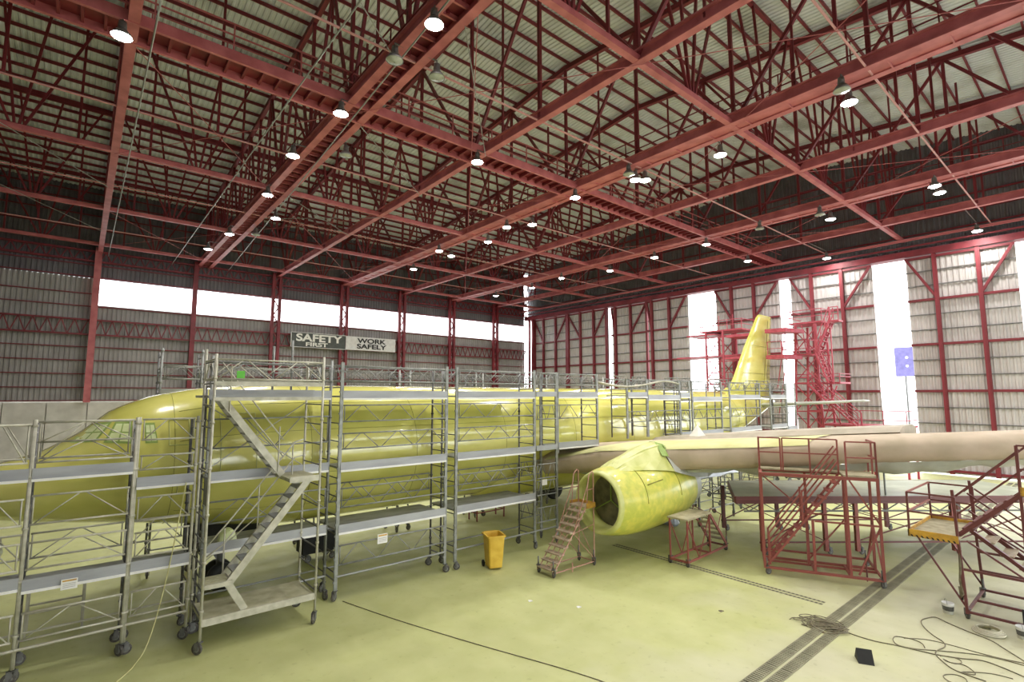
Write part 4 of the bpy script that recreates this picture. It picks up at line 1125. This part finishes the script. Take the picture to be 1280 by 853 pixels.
# clutter under the forward fuselage
tag(MB().rings([[(-2.4, 15.2 + .5 * k, 2.55 - .12 * k), (-1.7, 15.1 + .5 * k, 2.45 - .1 * k), (-1.15, 15.15 + .5 * k, 2.28), (-1.1, 15.15 + .5 * k, 1.95)] for k in range(4)], closed=False).build('nose_sheet', 'blue_plastic'), 'blue-white plastic sheet slung under the nose at the left edge', 'sheet')
rng = random.Random(4)
rows = []
for rad, z in ((.16, 0), (.22, .06), (.2, .2), (.13, .3), (.04, .34)):
    rows.append([((rad + rng.uniform(-.04, .04)) * math.cos(2 * math.pi * i / 10), (rad + rng.uniform(-.04, .04)) * math.sin(2 * math.pi * i / 10), z) for i in range(10)])
tag(MB().rings(rows, smooth=False).build('rag_bundle', 'mask_film', None, (3.05, 14.75, 1.835)), 'yellow-green bundle of rags on the low deck behind the stair tower', 'bundle')
def trestle(x, y, w, h, m, lab):
    t = thing('low_trestle', lab, 'trestle', (x, y, 0))
    for xx in (0, w):
        for yy in (0, .6): bar('leg', (xx, yy, 0), (xx, yy, h), .05, .05, m, t)
        bar('cross_bar', (xx, 0, h * .5), (xx, .6, h * .5), .04, .04, m, t)
    for yy in (0, .6):
        bar('top_bar', (0, yy, h), (w, yy, h), .06, .06, m, t); bar('low_bar', (0, yy, h * .5), (w, yy, h * .5), .04, .04, m, t)
trestle(13.6, 18.6, 1.5, .7, 'stand_red', 'low red trestle on the floor under the belly behind the bin')
trestle(-0.6, 16.4, 1.0, 1.1, 'alu_white', 'low pale trestle on the floor under the cockpit')
trestle(-2.9, 15.6, 1.5, 1.0, 'maroon', 'dark red trestle at the left edge under the nose')
t = thing('equipment_cart', 'dark equipment cart on the floor beneath the forward fuselage', 'cart', (5.9, 17.6, 0))
MB().box((0, 0, .3), (1.1, .7, .95)).build('body', 'dark', t); MB().box((-.03, -.03, .95), (1.13, .73, 1.0)).build('lid', 'alu_dark', t)
for x in (.15, .95):
    for y in (.1, .6): caster_at(t, x, y, .3, .12)
MB().tube([(1.1, .1, .7), (1.3, .1, 1.0), (1.3, .6, 1.0), (1.1, .6, .7)], .02, 6).build('handle', 'alu_dark', t)

# ------------------------------------------------------------------ red tail dock
tdk = thing('tail_dock', 'red steel tail dock with decks and stairs around the yellow fin', 'platform', (37.0, YC, 0))
def T(n, a, c, w=.1, m='dock_red'): return bar(n, a, c, w, w, m, tdk)
def tdeck(x0, x1, y0, y1, z, rail=True, h=1.0):
    d = MB().box((x0, y0, z), (x1, y1, z + .12)).build('deck', 'dock_red', tdk)
    if rail:
        for zz in (.5, h):
            T('railing', (x0, y0, z + zz), (x1, y0, z + zz), .05); T('railing', (x0, y1, z + zz), (x1, y1, z + zz), .05); T('railing', (x0, y0, z + zz), (x0, y1, z + zz), .05)
        n = max(1, int((y1 - y0) / 1.2))
        for k in range(n + 1):
            y = y0 + (y1 - y0) * k / n
            T('rail_post', (x0, y, z), (x0, y, z + h), .05)
    return d
# near-side tower (right of the fin in the picture), y is measured from the fin plane; it stands behind the tailplane
X0, X1 = 3.2, 5.4
for x in (X0, X1):
    for (yb, yt) in ((-1.25, -1.75), (-3.3, -3.0)):
        T('column', (x, yb, 0), (x, yt, 10.6), .13)
    for z in (2.2, 4.3, 6.3, 8.4):
        T('beam', (x, -1.4, z), (x, -3.2, z), .09)
        T('brace', (x, -1.45, z), (x, -3.15, z + 2.0), .06); T('brace', (x, -3.15, z), (x, -1.45, z + 2.0), .06)
    for yy in (-1.9, -2.4): T('hanger', (x, yy, 8.4), (x, yy + .25, 10.6), .05)
tdeck(X0, X1, -3.5, -1.3, 10.65)                      # top deck with railings
tdeck(X0, X1, -2.6, -.7, 8.35, True, 1.1)             # middle deck
tdeck(X0, X1, -4.4, -1.5, 6.26, True, .7)             # lower deck
tdeck(X0, X1 + .4, -8.0, -3.0, 3.33, True, 1.1)       # base deck
for y in (-3.2, -5.5, -7.9): T('column', (X0, y, 0), (X0, y, 3.33), .12); T('column', (X1, y, 0), (X1, y, 3.33), .12)
for a, c in (((X0, -3.2, .5), (X0, -5.5, 3.1)), ((X0, -5.5, .5), (X0, -7.9, 3.1)), ((X0, -3.2, 6.1), (X0, -4.3, 3.5)), ((X0, -4.2, 6.1), (X0, -3.2, 3.5))): T('brace', a, c, .07)
# tongue decks reaching past the rudder
for z, y0 in ((9.95, -2.3), (8.05, -2.1)):
    MB().add([(1.0, -.45, z), (2.6, -.75, z), (3.2, y0, z), (1.0, y0 + .4, z), (1.0, -.45, z + .28), (2.6, -.75, z + .28), (3.2, y0, z + .28), (1.0, y0 + .4, z + .28)], [(0, 3, 2, 1), (4, 5, 6, 7), (0, 1, 5, 4), (1, 2, 6, 5), (2, 3, 7, 6), (3, 0, 4, 7)]).build('tongue_deck', 'dock_red', tdk)
    T('strut', (1.6, -.9, z - 4.0), (1.9, -1.5, z), .05)
for (xa, ya) in ((1.1, -.55), (1.1, -1.5)): T('rail_post', (xa, ya, 8.3), (xa, ya, 9.3), .04)
T('railing', (1.1, -.55, 9.3), (1.1, -1.5, 9.3), .04); T('railing', (1.1, -.55, 8.8), (1.1, -1.5, 8.8), .04)
def tstair(y0, z0, y1, z1, x0, n):
    for x in (x0, x0 + .8):
        T('stringer', (x, y0, z0), (x, y1, z1), .10); T('stair_rail', (x, y0, z0 + .95), (x, y1, z1 + .95), .05); T('stair_rail', (x, y0, z0 + .5), (x, y1, z1 + .5), .035)
        for k in range(4):
            t = k / 3; T('rail_post', (x, y0 + (y1 - y0) * t, z0 + (z1 - z0) * t), (x, y0 + (y1 - y0) * t, z0 + (z1 - z0) * t + .95), .04)
    for i in range(n):
        t = (i + .5) / n; yy = y0 + (y1 - y0) * t; zz = z0 + (z1 - z0) * t
        MB().box((x0, yy - .12, zz - .02), (x0 + .8, yy + .12, zz + .02)).build('tread', 'dock_red', tdk)
XS_ = X0 - .95
tstair(-4.3, 10.6, -3.4, 8.4, XS_, 7); tstair(-3.3, 8.4, -4.0, 6.3, XS_, 7); tstair(-2.7, 6.2, -5.6, 3.3, XS_, 10)
MB().box((XS_, -4.85, 10.5), (XS_ + .9, -4.3, 10.6)).build('landing', 'dock_red', tdk)
for y in (-4.85, -4.35): T('rail_post', (XS_, y, 10.5), (XS_, y, 11.5), .05)
for z in (11.0, 11.5): T('railing', (XS_, -4.85, z), (XS_, -4.35, z), .05)
for y in (-4.2, -3.3): T('column', (XS_ + .4, y, 6.2), (XS_ + .4, y, 10.5), .07)
# far-side tower (left of the fin in the picture)
for x in (X0, X1):
    for y in (3.9, 5.4): T('column', (x, y, 0), (x, y, 10.7), .13)
    for z in (5.0, 6.8, 8.6): T('brace', (x, 3.9, z), (x, 5.4, z + 1.8), .06); T('brace', (x, 5.4, z), (x, 3.9, z + 1.8), .06)
tdeck(X0, X1, 2.3, 5.9, 10.7, True, .9); tdeck(X0, X1, 2.4, 8.2, 8.6, False); tdeck(X0, X1, 4.6, 7.2, 10.45, False); tdeck(X0, X1, 2.0, 5.2, 6.3)
for z in (10.2, 8.2): T('beam', (X0, 2.5, z), (X0, 6.8, z), .07)
for z, y1 in ((9.9, 2.6), (8.2, 2.8)): MB().box((1.2, .5, z), (X0, y1, z + .2)).build('tongue_deck', 'dock_red', tdk)
T('bumper_rail', (X0 - .1, 4.3, 8.75), (X0 - .1, 5.4, 9.6), .05)
for y in (3.0, 4.2): T('pole', (X0, y, 10.7), (X0, y, 12.0), .035)

# ------------------------------------------------------------------ banners
def text(body, size, m, parent, x, y, z, wide=1.0, bold=.02):
    cu = bpy.data.curves.new('lettering', 'FONT'); cu.body = body; cu.size = size; cu.align_x = 'CENTER'; cu.align_y = 'CENTER'
    cu.extrude = .01; cu.offset = bold
    cu.materials.append(M[m])
    tmp = bpy.data.objects.new('lettering_curve', cu); COL.objects.link(tmp)
    me = bpy.data.meshes.new_from_object(tmp.evaluated_get(bpy.context.evaluated_depsgraph_get()))
    bpy.data.objects.remove(tmp)
    o = link('lettering', me, parent); o.location = (x, y, z); o.rotation_euler = (math.pi / 2, 0, 0); o.scale = (wide, 1, 1)
    return o
b1 = thing('banner', 'charcoal safety banner with white letters hung on the left wall', 'banner', (17.8, YW - 1.05, 10.78))
MB().box((-2.65, 0, -.68), (2.65, .05, .68)).build('sheet', 'banner_dark', b1)
for a, c in (((-2.7, -.02, -.73), (2.7, .06, -.68)), ((-2.7, -.02, .68), (2.7, .06, .73)), ((-2.7, -.02, -.73), (-2.64, .06, .73))): MB().box(a, c).build('frame', 'banner_white', b1)
text('SAFETY', .98, 'white', b1, 0, -.03, .20, 1.38, .03); text('FIRST', .52, 'white', b1, -.25, -.03, -.42, 1.75, .015)
b2 = thing('banner', 'pale safety banner with dark letters hung on the left wall', 'banner', (23.3, YW - 1.05, 10.78))
MB().box((-2.8, 0, -.70), (2.75, .05, .70)).build('sheet', 'banner_white', b2)
text('WORK', .66, 'ink', b2, 0, -.03, .28, 1.5, .02); text('SAFELY', .66, 'ink', b2, 0, -.03, -.30, 1.55, .02)

# ------------------------------------------------------------------ lamps
LX = {0.5: 'first', 7.7: 'second', 13.8: 'third', 20.5: 'fourth', 27.1: 'fifth', 33.8: 'sixth', 40.4: 'seventh', 44.2: 'last'}
LAMPS = [(0.24, 18.42, 1), (7.13, 12.01, 1), (6.9, 18.38, 1), (6.6, 23.15, 1), (7.0, 28.73, 1), (8.4, 32.36, 1), (6.92, 37.58, 1), (6.5, 42.54, 1),
         (13.3, 18.36, 1), (19.9, 18.41, 1), (20.9, 14.61, 1), (20.5, 14.9, 1), (21.2, 10.83, 1), (20.89, 5.7, 1), (21.1, 23.19, 1), (20.2, 24.63, 1), (21.19, 27.92, 1), (19.8, 32.1, 1), (21.24, 32.66, 1), (21.1, 38.27, 1),
         (33.5, 18.43, 1), (33.65, 22.86, 1), (34.4, 27.89, 1), (33.2, 32.56, 1), (34.05, 37.52, 1), (33.81, 43.06, 1), (34.37, 10.78, 1), (32.9, 5.51, 1), (34.2, 5.55, 1), (40.3, 18.69, 1), (44.23, 5.47, 1), (44.19, 14.32, 1),
         (8.5, 14.1, 0), (7.0, 14.2, 0), (8.4, 21.6, 0), (8.3, 36.6, 0), (19.8, 5.6, 0), (19.7, 14.7, 0), (33.0, 10.9, 0), (32.9, 14.4, 0)]
# unseen lamps right of the frame, added along the same trusses to light the floor
LAMPS += [(7.2, 5.6, 1), (7.2, 0.4, 1), (7.2, -5.0, 1), (20.6, 0.4, 1), (20.6, -5.0, 1), (33.9, 0.4, 1), (33.9, -5.0, 1)]
def lamp_meshes(on):
    body = MB().lathe([(.02, .50), (.10, .48), (.12, .30), (.10, .22), (.16, .20)], n=14).tube([(0, 0, .62), (0, 0, .48)], .02, 6).mesh('casing', 'lamp_body')
    refl = MB().lathe([(.14, .21), (.22, .12), (.28, 0), (.265, 0), (.2, .11), (.10, .19)], n=18).mesh('reflector', 'lamp_body')
    glass = MB().lathe([(.26, .012), (.18, -.03), (.02, -.05)], n=18).mesh('glass', 'lamp_on' if on else 'lamp_glass_off')
    return body, refl, glass
LMS = {1: lamp_meshes(1), 0: lamp_meshes(0)}
BEAMS = [PX[2], 7.30, 8.16, PX[4], PX[5] - .38, PX[5] + .38, PX[6], PX[7] - .38, PX[7] + .38, PX[8]]
by_line = {}
for (x, y, on) in LAMPS:
    k = min(LX, key=lambda v: abs(v - x)); by_line.setdefault((k, on), []).append((y, x))
for (k, on), l in by_line.items():
    l.sort(reverse=True)
    for j, (y, x) in enumerate(l):
        lab = ('lit' if on else 'unlit grey') + ' high-bay lamp, %s from the left wall under the %s roof truss' % (ORD[j], LX[k])
        if len(l) == 1: lab = ('lit' if on else 'unlit grey') + ' high-bay lamp, the only one under the %s roof truss' % LX[k]
        t = thing('high_bay_lamp', lab, 'lamp', (x, y, 16.12), 0, 'high-bay lamps under the roof')
        for nm, me in zip(('casing', 'reflector', 'glass'), LMS[on]): link(nm, me, t)
        bx = min(BEAMS, key=lambda v: abs(v - x))
        if abs(bx - x) > .1: bar('bracket', (0, 0, .6), (bx - x, 0, .6), .04, .04, 'lamp_body', t)

# ------------------------------------------------------------------ cables, hoses and small things on the floor
def spline(pts, n=8):
    out = []; P = [Vector(p) for p in pts]
    for i in range(len(P) - 1):
        p0 = P[max(i - 1, 0)]; p1 = P[i]; p2 = P[i + 1]; p3 = P[min(i + 2, len(P) - 1)]
        for k in range(n):
            t = k / n
            out.append(0.5 * ((2 * p1) + (p2 - p0) * t + (2 * p0 - 5 * p1 + 4 * p2 - p3) * t * t + (3 * p1 - p0 - 3 * p2 + p3) * t ** 3))
    out.append(P[-1]); return out
def cable(name, pts, r, m, label):
    o = MB().tube(spline([(x, y, r + .001) if len(q) == 0 else (x, y, q[0]) for x, y, *q in pts]), r, 6).build(name, m)
    return tag(o, label, 'cable')
cable('floor_cord', [(5.75, 13.9), (6.3, 12.0), (7.05, 9.8), (7.8, 7.8), (8.1, 6.8), (8.2, 6.0)], .009, 'cable', 'thin dark cord lying across the floor from the scaffold to the foreground')
cable('hanging_cord', [(0.9, 12.9), (1.2, 13.4), (1.5, 13.98, .25), (1.75, 14.0, 1.5), (2.0, 14.0, 3.5)], .012, 'cable_pale', 'pale cord hanging from the nose scaffold down to the floor')
# coil heap on the drain and its tail
heap_pts = [(13.72, 5.77), (13.94, 5.64), (13.98, 4.64), (13.71, 4.69), (13.56, 4.97), (13.62, 5.32), (13.87, 5.55), (14.16, 5.50), (14.31, 5.20), (14.23, 4.84), (14.05, 5.45), (14.34, 5.43), (14.50, 5.19), (14.43, 4.89), (14.18, 4.70), (13.90, 4.73), (13.75, 4.96), (13.80, 5.25), (14.18, 4.71), (13.98, 4.76), (13.85, 4.99), (13.86, 5.28), (14.00, 5.45), (14.21, 5.39), (14.35, 5.15), (14.33, 4.87), (14.04, 5.48), (14.23, 5.44), (14.31, 5.21), (14.23, 4.95), (14.05, 4.80), (13.87, 4.85), (13.79, 5.06), (13.86, 5.31), (14.14, 4.65), (13.96, 4.73), (13.83, 5.02), (13.83, 5.36), (13.97, 5.55), (14.16, 5.47), (14.29, 5.16), (14.28, 4.83), (13.75, 5.65), (13.98, 5.58), (14.20, 5.29), (14.27, 4.96), (14.15, 4.79), (13.93, 4.86), (13.72, 5.13), (13.64, 5.46), (14.06, 4.69), (13.78, 4.71), (13.61, 4.90), (13.66, 5.16), (13.90, 5.34), (14.19, 5.33), (14.36, 5.13), (14.30, 4.86), (14.04, 5.64), (14.28, 5.56), (14.37, 5.21), (14.26, 4.81), (14.03, 4.61), (13.80, 4.68), (13.71, 5.00), (13.80, 5.40), (14.22, 4.75), (14.01, 4.79), (13.83, 4.99), (13.78, 5.23), (13.89, 5.38), (14.11, 5.34), (14.30, 5.14), (14.34, 4.89)]
tag(MB().tube(spline([(x, y, .012 + .012 * (k % 4)) for k, (x, y) in enumerate(heap_pts)], 5), .010, 5).build('cable_heap', 'cable'), 'loose heap of dusty cable lying on the drain', 'cable')
cable('power_cable', [(14.05, 4.77), (13.99, 4.45), (14.00, 4.09), (14.13, 3.71), (14.22, 3.33), (14.30, 3.03), (14.50, 2.66), (14.71, 2.37), (14.65, 2.05), (14.50, 1.72)], 0.011, 'cable', 'dusty cable running right from the heap on the drain')
cable('looped_hose', [(15.28, 1.76), (15.73, 2.14), (16.04, 2.42), (16.22, 2.83), (16.43, 3.21), (16.61, 3.49), (16.36, 3.63), (16.07, 3.67), (15.69, 3.53), (15.34, 3.29), (15.12, 3.08), (14.86, 3.01), (14.51, 3.08), (14.28, 3.05), (14.04, 2.90), (13.82, 2.70), (13.75, 2.46), (13.73, 2.19)], 0.011, 'cable', 'curved dark hose arching on the floor in front of the right-hand stand')
cable('looped_hose', [(14.48, 3.28), (14.68, 3.37), (14.76, 3.54), (14.70, 3.74), (14.60, 3.85), (14.36, 3.82), (14.18, 3.68), (14.26, 3.40), (14.53, 3.07), (14.91, 2.57), (15.08, 2.16), (15.11, 1.74)], 0.01, 'cable', 'hose with a long loop left of the arching hose')
cable('looped_hose', [(14.68, 3.70), (14.98, 3.35), (15.07, 2.97), (15.09, 2.45), (15.14, 2.11), (15.25, 1.76)], 0.009, 'cable', 'thin hose crossing the loops toward the right edge')
cable('looped_hose', [(14.29, 2.99), (14.42, 2.83), (14.39, 2.68), (14.24, 2.64), (14.11, 2.75), (14.18, 2.91), (14.11, 2.81), (14.19, 2.58), (14.00, 2.40), (13.86, 2.39), (13.81, 2.56), (14.17, 2.19), (14.25, 1.87)], 0.009, 'cable', 'hose folded back on itself in the lower right of the floor')
cable('looped_hose', [(13.39, 2.41), (13.56, 2.47), (13.59, 2.61), (13.47, 2.73), (13.33, 2.76), (13.21, 2.68), (13.17, 2.59)], 0.009, 'cable', 'short hose loop at the bottom right of the floor')
pts = [(16.5 + (.30 - .0015 * i) * math.cos(i * .4), 2.5 + (.30 - .0015 * i) * math.sin(i * .4), .02 + .0016 * i) for i in range(64)]
tag(MB().tube(pts, .02, 6).build('hose_coil', 'hose'), 'pale coiled hose lying in front of the right-hand stand', 'hose')
def bucket(x, y, lab):
    t = thing('paint_bucket', lab, 'bucket', (x, y, 0), .4, 'paint buckets beside the right-hand stand')
    MB().lathe([(.01, 0), (.10, 0), (.125, .24), (.13, .26), (.12, .26), (.10, .03), (.01, .02)], n=18).build('body', 'white', t)
    MB().lathe([(.112, .08), (.123, .19)], n=18).build('label_band', 'alu_dark', t)
    MB().tube([(.125 * math.cos(a), .04, .24 + .1 * math.sin(a)) for a in [math.pi * k / 8 for k in range(9)]], .004, 4).build('handle', 'alu_dark', t)
bucket(17.2, 3.35, 'white paint bucket on the floor left of the right-hand stand'); bucket(16.75, 1.95, 'white paint bucket at the right edge in front of the stand')
w = MB().add([(-.17, -.14, 0), (.17, -.14, 0), (0, -.14, .24), (-.17, .14, 0), (.17, .14, 0), (0, .14, .24)], [(0, 1, 2), (5, 4, 3), (0, 3, 4, 1), (1, 4, 5, 2), (2, 5, 3, 0)]).build('wheel_chock', 'rubber', None, (12.85, 3.95, 0))
w.rotation_euler = (0, 0, .5); tag(w, 'small black rubber wheel chock on the bare floor', 'chock')
for i, (x, y, lab) in enumerate(((9.6, 10.7, 'white scrap of paper on the floor nearest the bin'), (10.3, 9.6, 'white scrap of paper on the floor in front of the ladder'), (12.9, 7.1, 'dark scrap on the floor before the tall red platform'))):
    o = MB().add([(-.06, -.03, .004), (.05, -.05, .02), (.07, .04, .005), (-.03, .05, .025), (-.06, -.03, .001), (.05, -.05, .002), (.07, .04, .001), (-.03, .05, .002)], [(0, 1, 2, 3), (7, 6, 5, 4), (0, 4, 5, 1), (1, 5, 6, 2), (2, 6, 7, 3), (3, 7, 4, 0)]).build('paper_scrap', 'white' if i < 2 else 'cable', None, (x, y, 0))
    tag(o, lab, 'scrap')

# ------------------------------------------------------------------ outside, seen through the door gaps
sg = thing('sign_board', 'violet sign board on a pole outside the open door', 'sign', (60, 13.4, 0))
MB().box((-.1, -.75, 7.2), (.1, .75, 10.0)).build('panel', 'sign_violet', sg)
rod('pole', (0, .0, 0), (0, .0, 7.2), .08, 'alu_dark', sg)
for z in (8.2, 9.0): MB().lathe([(.01, -.12), (.13, -.11)], 'x', (0, -.2, z), 12).build('spot_light', 'white', sg)
